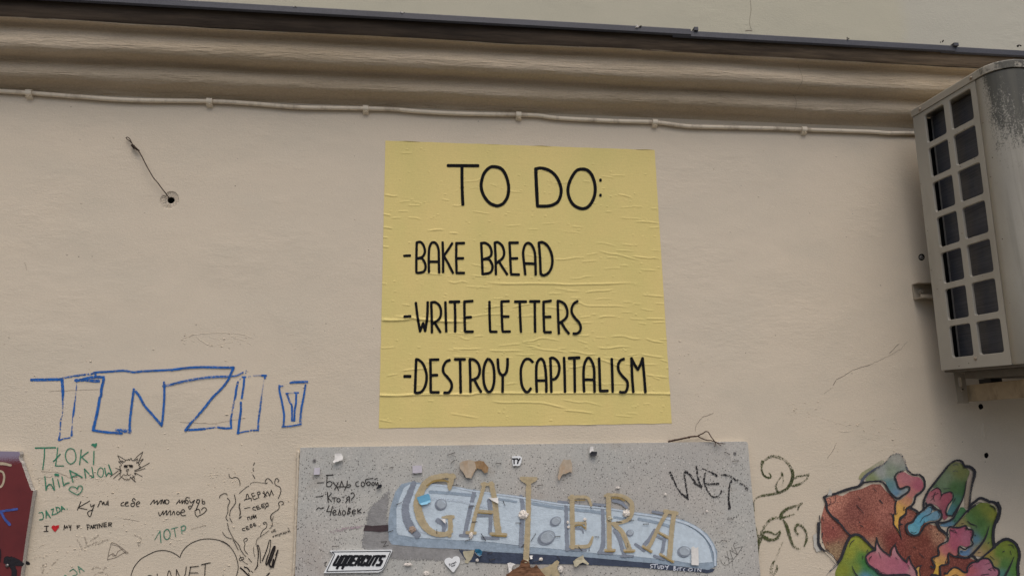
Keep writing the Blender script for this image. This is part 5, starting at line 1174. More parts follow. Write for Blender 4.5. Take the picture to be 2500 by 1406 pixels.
for k, tx in GL.items():
    o = strokes('painted_letter', M_GOLD, gb, [(SRC, 12, 1, tx)], bo(.0034), 2.0, 'gold painted letter ' + k[0])
    for n_, q_ in enumerate(SHW[k].split(';')): strokes('letter_shadow', M_SHAD, o, [(SRC, 12, .95, q_)], bo(.0022 + .00012 * n_), 2.0)
    if k in 'GAEA2' or k == 'R':
        U = {'G': '1042,1185,4 1060,1174,6 1082,1172,6 1094,1175,4', 'A': '!1201,1306,4 1235,1308,5; !1168,1251,3 1200,1253,3', 'E': '1403,1283,3 1418,1281,4 1428,1288,4; 1404,1220,3 1428,1220,3', 'R': '1494,1214,4 1512,1215,5 1524,1221,4; !1479,1345,4 1500,1345,4; !1526,1346,4 1547,1346,4', 'A2': '!1571,1336,3 1589,1347,4; !1614,1355,3 1642,1371,4; !1609,1301,3 1630,1313,3'}[k]
        for q_ in U.split(';'): strokes('letter_shade', M_GOLDD, o, [(SRC, 4, .85, q_)], bo(.0040), 2.0)
M_DROPD = m_paint('drop_grey', (110, 117, 127), 4, 420, var=.15, nk=.4)
M_DROPL = m_paint('drop_light', (134, 142, 149), 4, 420, var=.1, nk=.4)
for i, (u, v, rx, ry, a) in enumerate(((1076, 1231, 15, 14, .4), (1334, 1312, 23, 17, .5), (1356, 1272, 15, 11, .6), (1538, 1300, 9.5, 8, .2), (1670, 1346, 17, 14, .1))):
    ell = lambda k, du, dv: [(u + du + k * (rx * math.cos(q) * math.cos(a) + ry * math.sin(q) * math.sin(a)), v + dv + k * (-rx * math.cos(q) * math.sin(a) + ry * math.sin(q) * math.cos(a))) for q in [2 * math.pi * j / 26 for j in range(26)]]
    o = fill('painted_drop', M_DROPD, gb, ell(1.0, 0, 0), BY - .0026, 4.0)
    fill('drop_face', M_DROPL, o, ell(.78, rx * .13, -ry * .14), BY - .0030, 4.0)
    strokes('drop_glint', M_PALE2, o, [(SRC, 2.2, 1, '%f,%f %f,%f %f,%f' % (u + rx * .35, v - ry * .62, u + rx * .55, v - ry * .5, u + rx * .72, v - ry * .2))], bo(.0034), 1.2)
    strokes('drop_line', M_SHAD, o, [(SRC, 3.2, .8, '%f,%f %f,%f %f,%f %f,%f' % (u - rx * .75, v + ry * .05, u - rx * .5, v + ry * .55, u, v + ry * .8, u + rx * .5, v + ry * .62))], bo(.0033), 1.2)
M_BMARK = m_paint('board_marker', (30, 27, 26), 4, 520, var=.2, nk=.45)
strokes('marker_writing', M_BMARK, gb, [(ZA, 17, 1, '450,893,15 580,888; 635,740,20 770,733,22; 650,740 640,960; 640,960 710,965 750,900 700,860 645,890; 770,880 835,965; 875,880 800,1030; 905,970 945,855; 945,855 980,965; 835,970 1035,970; 850,975 885,1045; 1035,970 1000,1045; 1060,850 1050,970 1110,970 1120,930 1060,935; 1280,865 1230,890 1240,955 1290,960; 1370,870 1335,920 1370,970 1410,920 1370,870; 1575,800 1430,830 1450,920 1490,945 1525,900 1490,870 1450,900; 1575,880 1550,920 1585,945 1605,905 1575,880; 1625,880 1640,940 1670,880; 1670,880 1690,950; 1610,820 1660,800')], bo(.0008), 1.2, 'black Cyrillic first line on the board')
strokes('marker_writing', M_BMARK, gb, [(ZA, 17, 1, '425,1175,16 560,1163; 655,1085,20 672,1285; 740,1105 665,1190; 665,1190 740,1270; 750,1195 840,1190; 790,1195 795,1275; 880,1200 845,1240 880,1280 918,1240 880,1200; 955,1178,12 1000,1172; 1105,1285 1100,1170; 1100,1170 1050,1190 1050,1230 1100,1225; 1060,1235 1025,1290; 1130,1110 1165,1090 1198,1120 1190,1170 1150,1210 1145,1240; 1153,1280 1158,1284')], bo(.0008), 1.2, 'black Cyrillic second line ending in a question mark')
strokes('marker_writing', M_BMARK, gb, [(ZB, 17, 1, '435,60 480,20 530,40 585,20; 690,-20 640,95; 640,95 740,100; 760,-10 710,180; 770,130 830,95 800,65 765,110 780,165 840,155; 870,165 905,70; 905,70 930,165; 990,75 955,120 985,170 1025,125 990,75; 1085,20 1060,155; 1085,20 1125,40 1075,80 1120,110 1060,155; 1160,110 1220,90 1200,60 1160,90 1165,140 1225,140; 1265,45 1270,130; 1340,40 1275,90; 1275,90 1340,125; 1390,113,22 1394,117,22')], bo(.0008), 1.2, 'black Cyrillic third line ending in a full stop')
strokes('marker_writing', M_BMARK, gb, [(ZB, 9, .9, '1740,715 1850,700; 1850,700 1785,805; 1785,805 1890,775')], bo(.0032), 1.2, 'thin black letter Z')
strokes('marker_writing', M_BMARK, gb, [(ZB, 10, .9, '590,1140 640,1110; 640,1110 600,1180; 600,1180 640,1210')], bo(.0009), 1.2, 'small black scribble by the white sticker')
strokes('white_writing', m_paint('white_pen', (168, 172, 180), 3, 520, var=.1, nk=.6), gb, [(ZH, 17, .95, '1290,1160 1230,1170 1230,1195 1270,1215 1220,1240; 1290,1165 1370,1160; 1320,1165 1310,1240; 1375,1190 1380,1240 1410,1240 1420,1190; 1445,1190 1440,1250; 1440,1190 1485,1200 1490,1230 1440,1255; 1520,1190 1545,1220; 1595,1185 1545,1220; 1575,1210 1550,1270; 1700,1200 1695,1285; 1700,1205 1735,1215 1705,1240 1745,1265 1695,1285'),
    (ZJ, 14, .95, '115,1250 105,1295; 130,1250 190,1245; 155,1250 155,1300; 245,1255 215,1280 235,1315; 330,1262 370,1255 375,1295 330,1305 300,1290 330,1262; 430,1260 425,1310; 480,1310 485,1260; 485,1260 535,1320; 535,1320 540,1260')], bo(.0030), 1.2, 'white handwriting STUDY BITCOIN on the dark edge')
strokes('spray_tag', m_paint('black_dry_spray', (30, 29, 31), 2.6, 330, var=.2, nk=1.5, dk=.86), gb, [(ZI, 30, .82, '110,830,46 190,1000,26 260,1130,28 395,1250,40; 395,1250,36 390,1170,28 360,1010,26 345,850,36 370,810,50; 370,810,44 450,880,40 530,1010,40 610,1050,50; 610,1050,30 560,900,30 545,730,44,.7; 640,765,26 740,800,24,.7 860,870,44,.85; 680,830,26 665,950,34 700,1080,30 780,1200,24 850,1220,24 930,1170,20 945,1120,22; 680,1000,30 760,1015,34 890,1005,40,.75; 955,860,30 1060,870,32 1180,940,46,.72; 1110,960,34 1080,1050,28 1065,1200,28 1075,1406,34'), (ZJ, 34, .82, '1045,-10 1070,100 1075,160'), (ZI, 48, .62, '1180,940 1290,1010 1370,1095')], bo(.0008), 1.6, 'rough black sprayed tag reading WET')
strokes('scribble', m_paint('thin_board_pen', (48, 44, 42), 3, 520, var=.2, nk=.4), gb, [(ZJ, 6.5, 1, '905,1095 920,1150 960,1190 1020,1190 1080,1150 1215,1000; 1215,1000 1070,920; 1070,920 1125,1080; 1125,1080 1060,1080 990,1030; 1215,1000 1310,855; 1310,855 1160,890; 1135,820 1215,1000; 1135,820 1180,790 1215,780; 1020,940 1060,1150; 1105,880 1130,950')], bo(.0008), 1.2, 'thin scribbled star shaped tag')
M_SCREW = m_simple('dull_screw', (104, 102, 100), .5, .3, ns=200)
for u, v, r, lb in ((767.5, 1124.3, 4.3, None), (1794, 1106.5, 4.2, None)):
    mb = MB(); p = PY(u, v, BY)
    mb.tube([p, p + Vector((0, -.0016, 0))], [r * .00105, r * .0009], 18)
    o = mb.build('screw', M_SCREW, gb)
    mb = MB(); mb.tube([p + Vector((0, -.0015, 0)), p + Vector((0, -.0019, 0))], [.0013, .0012], 12); mb.build('screw_socket', M_DARK, o)

# ------------------------------------------------------------------ stickers and scraps stuck on the grey board
M_WSTK = m_simple('white_sticker', (188, 190, 194), .4, var=.03, ns=60)
M_WPAP = m_simple('white_paper', (176, 174, 170), .8, var=.08, ns=120)
M_LAV = m_simple('lavender_paper', (158, 154, 160), .75, var=.06, ns=120)
M_PULP = m_simple('paper_pulp', (178, 172, 164), .95, var=.12, ns=260, bump=.5)
M_KRAFT = m_simple('kraft_paper', (122, 100, 74), .9, var=.18, ns=120, dirt=(108, 80, 52))
M_TAN = m_simple('tan_paper', (142, 130, 114), .9, var=.12, ns=120, dirt=(136, 110, 84))
M_BROWN = m_simple('brown_card', (88, 62, 44), .9, var=.2, ns=70, dirt=(66, 44, 30))
M_CREAM = m_simple('cream_paper', (144, 138, 118), .9, var=.15, ns=150)
M_BLUEP = m_simple('blue_paper', (82, 132, 158), .5, var=.08, ns=100)
M_BLUEL = m_simple('light_blue_paper', (116, 164, 186), .5, var=.06, ns=100)
M_TEAL = m_simple('teal_foil', (26, 74, 98), .35, .1, var=.15, ns=120)
M_BLK = m_simple('black_print', (16, 17, 22), .45, var=.1, ns=200)
def sticker(poly, label, mat=M_WSTK, y=BY):
    poly = np.array(poly)
    c = poly.mean(0)
    e = empty('sticker', PY(c[0], c[1], y))
    tag(e, label, 'sticker')
    vs, fs = cdt_fill(poly, 8.0)
    mb = MB()
    n = len(vs)
    for v in vs: mb.add(PY(v.x, v.y, y - .0050))
    for f in fs: mb.face(*f)
    bd = polyline(np.vstack([poly, poly[:1]]), 8.0)[:-1]
    a = [mb.add(PY(q[0], q[1], y - .0050)) for q in bd]; b = [mb.add(PY(q[0], q[1], y - .0012)) for q in bd]
    for i in range(len(bd)): mb.face(a[i], a[(i + 1) % len(bd)], b[(i + 1) % len(bd)], b[i])
    mb.build('sheet', mat, e)
    return e
e = sticker(px(ZB, '695,885 1955,862 1968,885 1830,1180 1800,1240 1760,1290 1690,1325 580,1340 775,965 740,930'), 'white parallelogram sticker with a black border and heavy slanted black lettering')
so = lambda u, v, l: PY(u, v, BY - .0054 - l)
strokes('border', M_BLK, e, [(ZB, 15, 1, '!745,912 1935,897 1810,1180 1790,1225 1750,1262 1690,1282 640,1305 800,970 790,945 745,912')], so, 2, None, 2, .01)
def cell(i, paths, w=44):
    out = []
    for p in paths:
        q = []
        for a, b in p:
            q.append('%.1f,%.1f' % (778 + 109 * i + 66 * a + 102 * b, 1175 - 178 * b))
        out.append('!' + ' '.join(q))
    return (ZB, w, 1, '; '.join(out))
LT = {'U': [[(0, 1), (0, 0), (1, 0), (1, 1)]], 'P': [[(0, -.38), (0, 1)], [(0, 1), (1, 1), (1, 0), (.3, 0)]], 'E': [[(1, 1), (0, 1), (0, 0), (1, 0)], [(0, .5), (.8, .5)]],
      'R': [[(0, 0), (0, 1), (1, 1), (1, .58), (.3, .5)], [(.55, .45), (1, 0)]], 'C': [[(1, .75), (1, 1), (0, 1), (0, 0), (1, 0), (1, .25)]], 'T': [[(-.15, 1), (1.15, 1)], [(.5, 1), (.5, 0)]], 'S': [[(1, 1), (0, 1), (0, .55), (1, .45), (1, 0), (0, 0)]]}
strokes('lettering', M_BLK, e, [cell(i, LT[ch], 50) for i, ch in enumerate('UPPERCUTS')], so, 1.5, None, 2, .02)
e = sticker(smooth_px(px(ZD, '1190,1050 1130,1025 1060,1050 1032,1110 1080,1190 1150,1265 1215,1320 1270,1250 1320,1180 1350,1090 1330,1020 1280,997 1215,1015'), 3), 'white heart shaped sticker with tiny black handwriting')
strokes('lettering', M_BLK, e, [(ZD, 9, 1, '1120,1160 1150,1145; 1136,1152 1140,1195; 1158,1180 1165,1160 1172,1178; 1185,1165 1180,1145 1198,1140; 1205,1155 1208,1130 1222,1150; 1232,1145 1230,1120 1246,1138; 1255,1130 1256,1105 1275,1125; 1180,1212 1178,1190 1196,1200; 1204,1200 1206,1180 1218,1196; 1226,1190 1228,1168 1238,1186; 1246,1180 1250,1160')], so, 1.0, None, 2, .02)
e = sticker(px(ZE, '575,365 640,352 740,350 782,385 765,480 735,545 690,555 660,546 600,555 588,490 583,420'), 'small white cut out sticker with black letters TY')
strokes('lettering', M_BLK, e, [(ZE, 28, 1, '590,410 690,408; 620,410 622,505; 685,412 710,445; 740,405 710,445; 710,440 690,500')], so, 1.2, None, 2, .02)
sticker(px(ZA, '395,590 505,588 500,725 375,732'), 'plain pale square label at the upper left of the grey board', M_LAV)
sticker(px(ZC, '555,550 745,540 748,690 655,695 640,703 555,695'), 'plain lavender rectangular label above the gold G', M_LAV)
sc = lambda cx, tx, mat, nm, lb, cat, **k: paper(nm, mat, px(cx, tx), BY - .004 if not k.pop('low', False) else BY, lb, cat, **k)
sc(ZJ, '360,870 400,850 440,885 490,860 500,1200 365,1195', M_WPAP, 'paper_strip', 'narrow white card strip stuck upright at the blade tip', 'paper strip', curl=.004, direc=(0, 1), rough=.4)
sc(ZA, '800,300 870,296 940,300 970,370 965,430 900,450 840,470 780,490 765,455 800,430', M_WPAP, 'paper_scrap', 'torn white paper scrap held by a screw, upper left of the board', 'paper scrap', curl=.008, crumple=.003, seed=3.0)
sc(ZA, '1640,1020 1680,935 1740,920 1765,950 1740,990 1690,1010', M_BLK, 'paper_scrap', 'tiny black scrap at the end of the first handwritten line', 'paper scrap', curl=.003)
sc(ZG, '175,160 235,158 240,215 250,250 200,255 165,300 160,270', M_WPAP, 'paper_scrap', 'white folded tag end near the top edge of the board', 'paper scrap', curl=.004, rough=.3)
sc(ZG, '185,262 315,265 300,340 265,365 200,350 160,330', M_BLK, 'paper_scrap', 'black curled scrap under the white tag near the board top', 'paper scrap', curl=.008, crumple=.002, rough=.4)
sc(ZC, '1510,500 1560,460 1700,430 1800,450 1825,520 1840,600 1790,700 1740,800 1640,790 1580,690 1510,600', M_TAN, 'paper_scrap', 'pale tan peeled paper remnant, left half of the pair above the A', 'paper scrap', curl=.006, direc=(.6, .8), seed=5.0)
sc(ZC, '1800,465 1900,445 1990,460 2090,580 2070,680 2010,700 1940,620 1860,600 1800,690 1770,700 1830,590', M_KRAFT, 'paper_scrap', 'brown peeled paper remnant, right half of the pair above the A', 'paper scrap', curl=.002, seed=6.0, rough=1.2)
sc(ZE, '1620,420 1700,432 1760,415 1790,500 1795,690 1745,670 1690,700 1600,720 1560,790 1530,850 1505,790 1530,600 1550,540', M_TAN, 'paper_scrap', 'tan torn paper remnant hanging to the right of the TY sticker', 'paper scrap', curl=.006, direc=(0, 1), seed=7.0, rough=1.2)
sc(ZC, '640,1185 870,1110 905,1150 920,1230 690,1310', M_BLUEP, 'paper_scrap', 'bright blue paper scrap stuck on the gold G', 'paper scrap', curl=.004, rough=.4)
sc(ZC, '690,1312 910,1224 922,1270 850,1320 740,1342', M_BLUEL, 'paper_scrap', 'light blue lower flap of the scrap on the G', 'paper scrap', curl=.011, rough=.3)
sc(ZD, '950,245 1055,245 1055,345', M_WPAP, 'paper_scrap', 'small white paper triangle inside the gold G', 'paper scrap', curl=.006, rough=.2)
sc(ZE, '90,1185 190,1200 300,1190 305,1312 180,1250', M_WPAP, 'paper_scrap', 'white torn corner lifting off the right leg of the A', 'paper scrap', curl=.012, direc=(.3, 1), rough=.3)
sc(ZD, '1655,855 1740,850 1800,900 1780,975 1740,1000 1650,910', M_TEAL, 'foil_scrap', 'crumpled teal foil scrap below the blade', 'foil scrap', curl=.006, crumple=.006, seed=9.0)
sc(ZD, '1650,910 1740,1000 1790,970 1780,985 1740,1012 1700,985 1645,925', M_WPAP, 'paper_scrap', 'white torn fringe under the teal foil', 'paper scrap', curl=.005, rough=.4)
sc(ZD, '1400,900 1520,890 1640,880 1600,1020 1510,1140 1440,1130 1470,1060 1420,980', M_CREAM, 'paper_scrap', 'greenish cream torn patch left of the teal foil', 'paper scrap', curl=.0006, rough=2.2, low=True)
sc(ZF, '1650,1100 1720,1040 1840,980 1850,960 1870,1050 1970,1150 1940,1172 1840,1120 1770,1160 1710,1215 1670,1200', M_CREAM, 'paper_scrap', 'cream curled paper scrap on the dark edge below the E', 'paper scrap', curl=.012, crumple=.004, seed=12.0)
sc(ZF, '280,1500 300,1370 440,1270 560,1210 600,1090 640,1060 740,1100 800,1230 850,1215 900,1165 1000,1290 1090,1406 1110,1560 280,1560', M_BROWN, 'card_scrap', 'large torn brown cardboard scrap curling out at the bottom of the board', 'cardboard scrap', curl=.022, direc=(.1, 1), crumple=.006, seed=14.0, rough=1.6)
sc(ZF, '620,1070 740,1065 745,1110 690,1135 640,1110', M_CREAM, 'paper_scrap', 'cream folded flap at the tip of the brown cardboard', 'paper scrap', curl=.010, rough=.4)
sc(ZF, '320,1140 380,1125 490,1160 430,1185 400,1260 410,1310 350,1330 340,1230', M_WPAP, 'paper_scrap', 'dirty white shred to the left of the brown cardboard', 'paper scrap', curl=.005, crumple=.004, seed=16.0)
sc(ZF, '760,990 800,978 835,985 820,1030 835,1050 790,1060', M_WPAP, 'paper_scrap', 'white shred beside the foot of the gold L', 'paper scrap', curl=.006, rough=.6)
def pulp(u, v, r, lb, sq=(1, .45, .9), mat=M_PULP, seed=0.0, cat='paper pulp', nm='paper_pulp', grp='lumps of dried paper and putty on the grey board'):
    p = PY(u, v, BY - .004)
    mb = MB(); mb.blob(p, r * .00103, sq, .55, seed, 3, 1.5)
    o = mb.build(nm, mat, None, smooth=False, loc=p); tag(o, lb, cat, grp)
pulp(1278, 1256, 10.5, 'white lump of dried pulp on the stem of the gold L', seed=2.0)
pulp(1529, 1252, 8.5, 'white lump of pulp inside the bowl of the gold R', seed=5.0)
pulp(1150, 1306, 6, 'white pulp drop at the left foot of the first A', (.7, .5, 1.2), seed=7.0)
pulp(1488, 1265, 6, 'small tan putty dot on the stem of the gold R', mat=M_CREAM, seed=8.0)
pulp(1006, 1291, 7.2, 'round brownish putty disc in the shadow left of the G', (1, .25, 1), mat=m_simple('brown_putty', (132, 116, 104), .9, var=.2, ns=300), seed=9.0)
pulp(1041, 1399, 6, 'white ball of pulp at the bottom edge, left of the heart', seed=11.0)
pulp(996, 1377, 5, 'flat white shred of pulp low on the board, near its left', (1.7, .4, .6), seed=13.0)
pulp(1165, 1366, 3.6, 'tiny pale pulp dot under the teal foil', seed=15.0)
pulp(1321, 1364, 4.2, 'small pale pulp crumb on the dark edge right of the L', seed=17.0)
pulp(1369, 1389, 6.5, 'crumbly white pulp right of the brown cardboard', (.8, .5, 1.1), seed=19.0)
pulp(1428, 1267, 3.6, 'tiny pale crumb above the middle bar of the E', seed=21.0)
pulp(1509, 1190, 3.6, 'tiny white crumb above the gold R', (1.3, .6, .7), seed=23.0)
pulp(1625, 1206, 3.0, 'tiny pale dot above the second A', seed=25.0)
pulp(1726, 1247, 2.6, 'tiny white dot beneath the sprayed WET tag', seed=27.0)
pulp(1386, 1274, 3.2, 'upper of two white chips left of the E stem', (.8, .5, 1.1), seed=29.0)
pulp(1388, 1286, 3.2, 'lower of two white chips left of the E stem', (.9, .5, 1), seed=31.0)
# staples and pin stumps left in the board
M_STAPLE = m_simple('staple', (52, 48, 46), .5, .5, ns=200)
stp = 0
STL = [x.strip() for x in '''dark staple at the tip of the upper serif of the G|slanted staple high on the board above the serif of the G|faint staple between the handwriting and the lavender label
short slanted staple left of the tan remnant above the A|staple on the blade just left of the first A|slanted staple at the left end of the blade
thick dark staple right of the top of the tall L|pale staple left of the small TY sticker|curved dark staple on the blade between the first A and the L
staple across the left leg of the first A|upright staple in the bottom curve of the G|long slanted staple between the feet of the first A|staple just below the left foot of the first A
upper of two staples on the dark edge below the first A|lower of two staples on the dark edge below the first A
staple left of the L stem at half its height|staple at the right edge of the largest painted drop|slanted staple just right of the L stem|thin slanted staple on the dark edge left of the cream scrap
staple at the foot of the L on the dark edge|slanted staple under the lower bar of the E|upright staple under the tip of the lower bar of the E|slanted staple left of the lower stem of the L
staple across the bowl of the R|staple just right of the bowl of the R|short staple between the E and the R|staple on the blade between the R and the last A|upright staple on the leg of the R|tiny staple right of the top of the E
thin staple left of the top right screw of the board|dark staple below the top right screw of the board|slanted staple at the right end of the painted brown handle|flat staple above the white sticker with the black border
flat staple below the T of the sprayed WET tag|flat staple above the thin scribbled star tag'''.replace('\n', '|').split('|')]
for cx, tx in ((ZC, '1360,948 1465,940; 1265,330 1410,280; 95,590 160,570; 1340,490 1400,430; 1690,1375 1800,1360; 235,1330 330,1285'), (ZE, '1095,948 1200,930; 255,500 350,498; 400,1260 440,1350'), (ZD, '1590,305 1695,303; 880,460 880,545; 1780,545 1865,685; 1455,690 1550,662; 1910,940 2000,930; 1940,1075 2050,1055'), (ZF, '490,325 595,328; 1290,600 1390,592; 800,690 890,545; 1330,1000 1380,1070; 850,1118 940,1100; 1755,805 1830,890; 1975,820 1972,895; 610,810 655,760'), (ZH, '540,300 640,310; 795,285 890,270; 105,605 185,608; 1085,350 1190,345; 765,740 770,820; 20,20 40,30'), (ZI, '1010,490 1080,525; 1140,635 1225,625'), (ZB, '1880,515 1978,478; 750,800 885,795'), (ZJ, '1050,345 1140,348; 930,745 1025,752')):
    for pts, sharp in parse(cx, tx, 1):
        a, b = PY(pts[0][0], pts[0][1], BY - .0046), PY(pts[1][0], pts[1][1], BY - .0046)
        mid = (a + b) / 2
        mb = MB()
        mb.tube([a + Vector((0, .004, 0)), a, mid + Vector((0, -.0006, 0)), b, b + Vector((0, .004, 0))], .0007, 6)
        o = mb.build('staple', M_STAPLE, None, loc=(mid.x, BY, mid.z))
        tag(o, STL[stp], 'staple', 'staples left in the grey board'); stp += 1

# twig lying on top of the grey board
M_TWIG = m_simple('twig_bark', (56, 42, 34), .9, var=.3, ns=160, bump=.6)
tw = empty('twig', PY(1636, 1076, BY))
tag(tw, 'dry forked brown twig lying on the top edge of the grey board', 'twig')
def twig(tx, r0_, r1_, y0=-.006, y1=-.016):
    pts = px(ZI, tx); n = len(pts)
    P = c3([PY(u, v, y0 + (y1 - y0) * i / (n - 1)) for i, (u, v) in enumerate(pts)], 4)
    P = [p + Vector((mnoise.noise(p * 130), mnoise.noise(p * 110 + Vector((5, 0, 0))), mnoise.noise(p * 140 + Vector((0, 7, 0))))) * .0007 for p in P]
    mb = MB(); m = len(P)
    mb.tube(P, [(r0_ + (r1_ - r0_) * i / (m - 1)) * (1 + .18 * mnoise.noise(Vector((i * .9, 2, 0)))) for i in range(m)], 8)
    for i in range(2, m - 2, 5):
        mb.blob(P[i], r0_ * 1.1, (1.1, 1, 1), .5, i * 1.0, 1)
    return mb
st_ = twig('78,318 130,305 200,292 300,272 400,250 450,238 560,228', .0026, .0019, -.006, -.011).build('stem', M_TWIG, tw, smooth=True)
twig('560,228 600,205 650,178 690,155 730,160', .0017, .0012, -.011, -.016).build('shoot', M_TWIG, tw, smooth=True)
twig('730,160 770,225 810,285 845,325', .0012, .0012, -.016, -.016).build('shoot', M_TWIG, tw, smooth=True)
twig('560,228 620,262 720,298 780,300 845,325 905,345 1010,350', .0016, .0009, -.011, -.018).build('shoot', M_TWIG, tw, smooth=True)
twig('845,325 890,350 938,385', .0011, .0008, -.016, -.020).build('shoot', M_TWIG, tw, smooth=True)
twig('845,325 845,360 836,400', .0011, .0007, -.016, -.020).build('shoot', M_TWIG, tw, smooth=True)

# ------------------------------------------------------------------ air conditioner on its bracket, seen from its finned left end
XA, YB, ZBOT = 1.3555, -.067, 1.7615
ac = empty('air_conditioner', (XA, YB, ZBOT))
tag(ac, 'weathered beige outdoor air conditioner unit hung on the wall, mould stained, slotted side grille', 'air conditioner')
ac.rotation_euler = (R_(2.2), 0, 0)                    # hangs leaning a little off the wall at its top
AH, AD, AW, RC = .702, .302, .80, .055               # height without lid, depth, width, front corner radius
def acb(mb, name, mat, parent=None, smooth=False):
    """build in the unit's own frame: x along the wall, y towards the wall, z up"""
    me = bpy.data.meshes.new(name)
    me.from_pydata([tuple(v) for v in mb.v], [], mb.f)
    me.materials.append(mat)
    if smooth: me.polygons.foreach_set('use_smooth', [True] * len(me.polygons))
    o = bpy.data.objects.new(name, me); COL.objects.link(o)
    o.parent = parent or ac
    return o
def m_acpaint(name, mould):
    t = NT(name)
    c = t.mix(t.mr(t.noise((5, 5, 3), 4, .6), .35, .68), C(130, 126, 116), C(121, 117, 108))
    c = t.mix(t.math('MULTIPLY', t.mr(t.noise((11, 11, 3), 4, .6, 4.0), .52, .75), .4), c, C(98, 92, 80))
    if mould:
        S = t.sep()
        n1 = t.noise((26, 26, 5), 5, .7)               # streaks running down
        n2 = t.mr(t.noise((330, 330, 260), 3, .8), .35, .65)
        n3 = t.noise((70, 70, 40), 5, .75, 3.0)
        zf = t.mr(S[2], 2.12, 2.475)                   # heaviest under the lid
        cf = t.math('MULTIPLY', t.mr(S[1], -.34, -.385), t.mr(S[1], -.30, -.36))
        a = t.math('ADD', t.math('MULTIPLY', zf, .75), t.math('MULTIPLY', n1, 1.25))
        a = t.math('ADD', a, t.math('MULTIPLY', n3, .6))
        a = t.math('MULTIPLY', t.mr(a, 1.12, 1.62), t.mr(S[1], -.335, -.366))
        speck = t.mr(t.math('ADD', a, t.math('MULTIPLY', n2, .55)), .48, .85)
        c = t.mix(t.math('MULTIPLY', speck, .88), c, C(40, 40, 34))
        streak = t.mr(t.math('ADD', t.noise((60, 60, 2.2), 3, .6, 8.0), t.math('MULTIPLY', zf, .12)), .54, .70)
        c = t.mix(t.math('MULTIPLY', t.math('MULTIPLY', streak, t.mr(S[1], -.33, -.36)), .3), c, C(76, 74, 64))
    v = t.voro((42, 42, 42)); sp = t.n('ShaderNodeSeparateColor'); t.l(v.outputs['Color'], sp.inputs[0])
    m = t.math('MULTIPLY', t.math('LESS_THAN', v.outputs['Distance'], .07), t.math('GREATER_THAN', sp.outputs[0], .86))
    c = t.mix(t.math('MULTIPLY', m, .8), c, C(54, 44, 36))
    t.bump(t.noise((140, 140, 140), 3), .12, .001)
    return t.out(c, .48, spec=.4)
M_ACP = m_acpaint('unit_paint', False)
M_ACM = m_acpaint('unit_paint_mouldy', True)
M_FIN = None
t = NT('coil_fins')
wv = t.mr(t.noise((12, 12, 900), 2, .5), .35, .65, .7, 1.15)
c = t.mix(1.0, C(66, 66, 69), wv, 'MULTIPLY')
c = t.mix(t.math('MULTIPLY', t.mr(t.noise((22, 22, 14), 4, .6), .45, .7), .6), c, C(76, 75, 74))
M_FIN = t.out(c, .6, metal=.15)
M_BLACKIN = m_simple('unit_inside_shade', (20, 20, 21), .9)

# side grille panel: a sheet with 2 x 7 rounded openings, folded edges
SEAM = .2295
openings = []
for r_ in range(7):
    for (d0, d1) in ((.0445, .1185), (.1365, .2130)):
        z0 = AH - .0095 - .0840 - r_ * .0966
        openings.append((d0, d1, z0, z0 + .0830))
def rrect(d0, d1, z0, z1, r=.0075, n=4):
    o = []
    for cx_, cz_, a0 in ((d1 - r, z1 - r, 0), (d0 + r, z1 - r, 90), (d0 + r, z0 + r, 180), (d1 - r, z0 + r, 270)):
        for k in range(n + 1):
            a = R_(a0 + 90 * k / n); o.append((cx_ + r * math.cos(a), cz_ + r * math.sin(a)))
    return o
vs, edges = [], []
loop([Vector(p) for p in ((0, 0), (SEAM, 0), (SEAM, AH), (0, AH))])
rr_ = [rrect(*q) for q in openings]
for q in rr_: loop([Vector(p) for p in q])
r = delaunay_2d_cdt(vs, edges, [], 1, 1e-7)
mb = MB()
for v in r[0]: mb.add((0, -v.x, v.y))
for f in r[2]:
    cd = sum(r[0][k].x for k in f) / 3; cz_ = sum(r[0][k].y for k in f) / 3
    if not any(a < cd < b and c_ < cz_ < d_ for a, b, c_, d_ in openings): mb.face(*f)
for q in rr_:
    n = len(q)
    a = [mb.add((0, -d, z)) for d, z in q]
    b = [mb.add((.0016, -(d + (.0012 if d < sum(x[0] for x in q) / n else -.0012)), z + (.0012 if z < sum(x[1] for x in q) / n else -.0012))) for d, z in q]
    c_ = [mb.add((.006, p_[1], p_[2])) for p_ in [mb.v[k] for k in b]]
    for i in range(n):
        mb.face(a[i], a[(i + 1) % n], b[(i + 1) % n], b[i]); mb.face(b[i], b[(i + 1) % n], c_[(i + 1) % n], c_[i])
a = [mb.add((0, -d, z)) for d, z in ((0, 0), (SEAM, 0), (SEAM, AH), (0, AH))]
b = [mb.add((.012, -d, z)) for d, z in ((0, 0), (SEAM, 0), (SEAM, AH), (0, AH))]
for i in range(4): mb.face(a[i], a[(i + 1) % 4], b[(i + 1) % 4], b[i])
grille = acb(mb, 'side_grille', M_ACP)
mb = MB()
mb.box((.034, -.214, .02), (.05, -.031, AH - .01)); acb(mb, 'coil', M_FIN)
mb = MB(); mb.box((.030, -.0312, .02), (.034, -.0300, AH - .01)); o = acb(mb, 'coil_rail', m_simple('coil_rail', (120, 118, 114), .4, .4))
for (d, z, s) in ((.098, .195, .0045), (.103, .202, .0025), (.18, .165, .002), (.182, .088, .0018), (.098, .34, .002)):
    pass
mb = MB(); mb.box((.09, -AD + .012, .004), (AW - .02, -.0045, AH - .004)); mb.box((.013, -.0075, .004), (.0895, -.0045, AH - .004)); mb.box((.013, -SEAM - .02, .004), (.0895, -SEAM + .004, AH - .004)); acb(mb, 'dark_liner', M_BLACKIN)  # black liner added so the inside behind the openings looks shaded
mb = MB()
mb.blob((.0335, -.098, .196), .0042, (.2, 1, .8), .8, 3.0, 2); acb(mb, 'lint', M_PALE)
mb = MB()
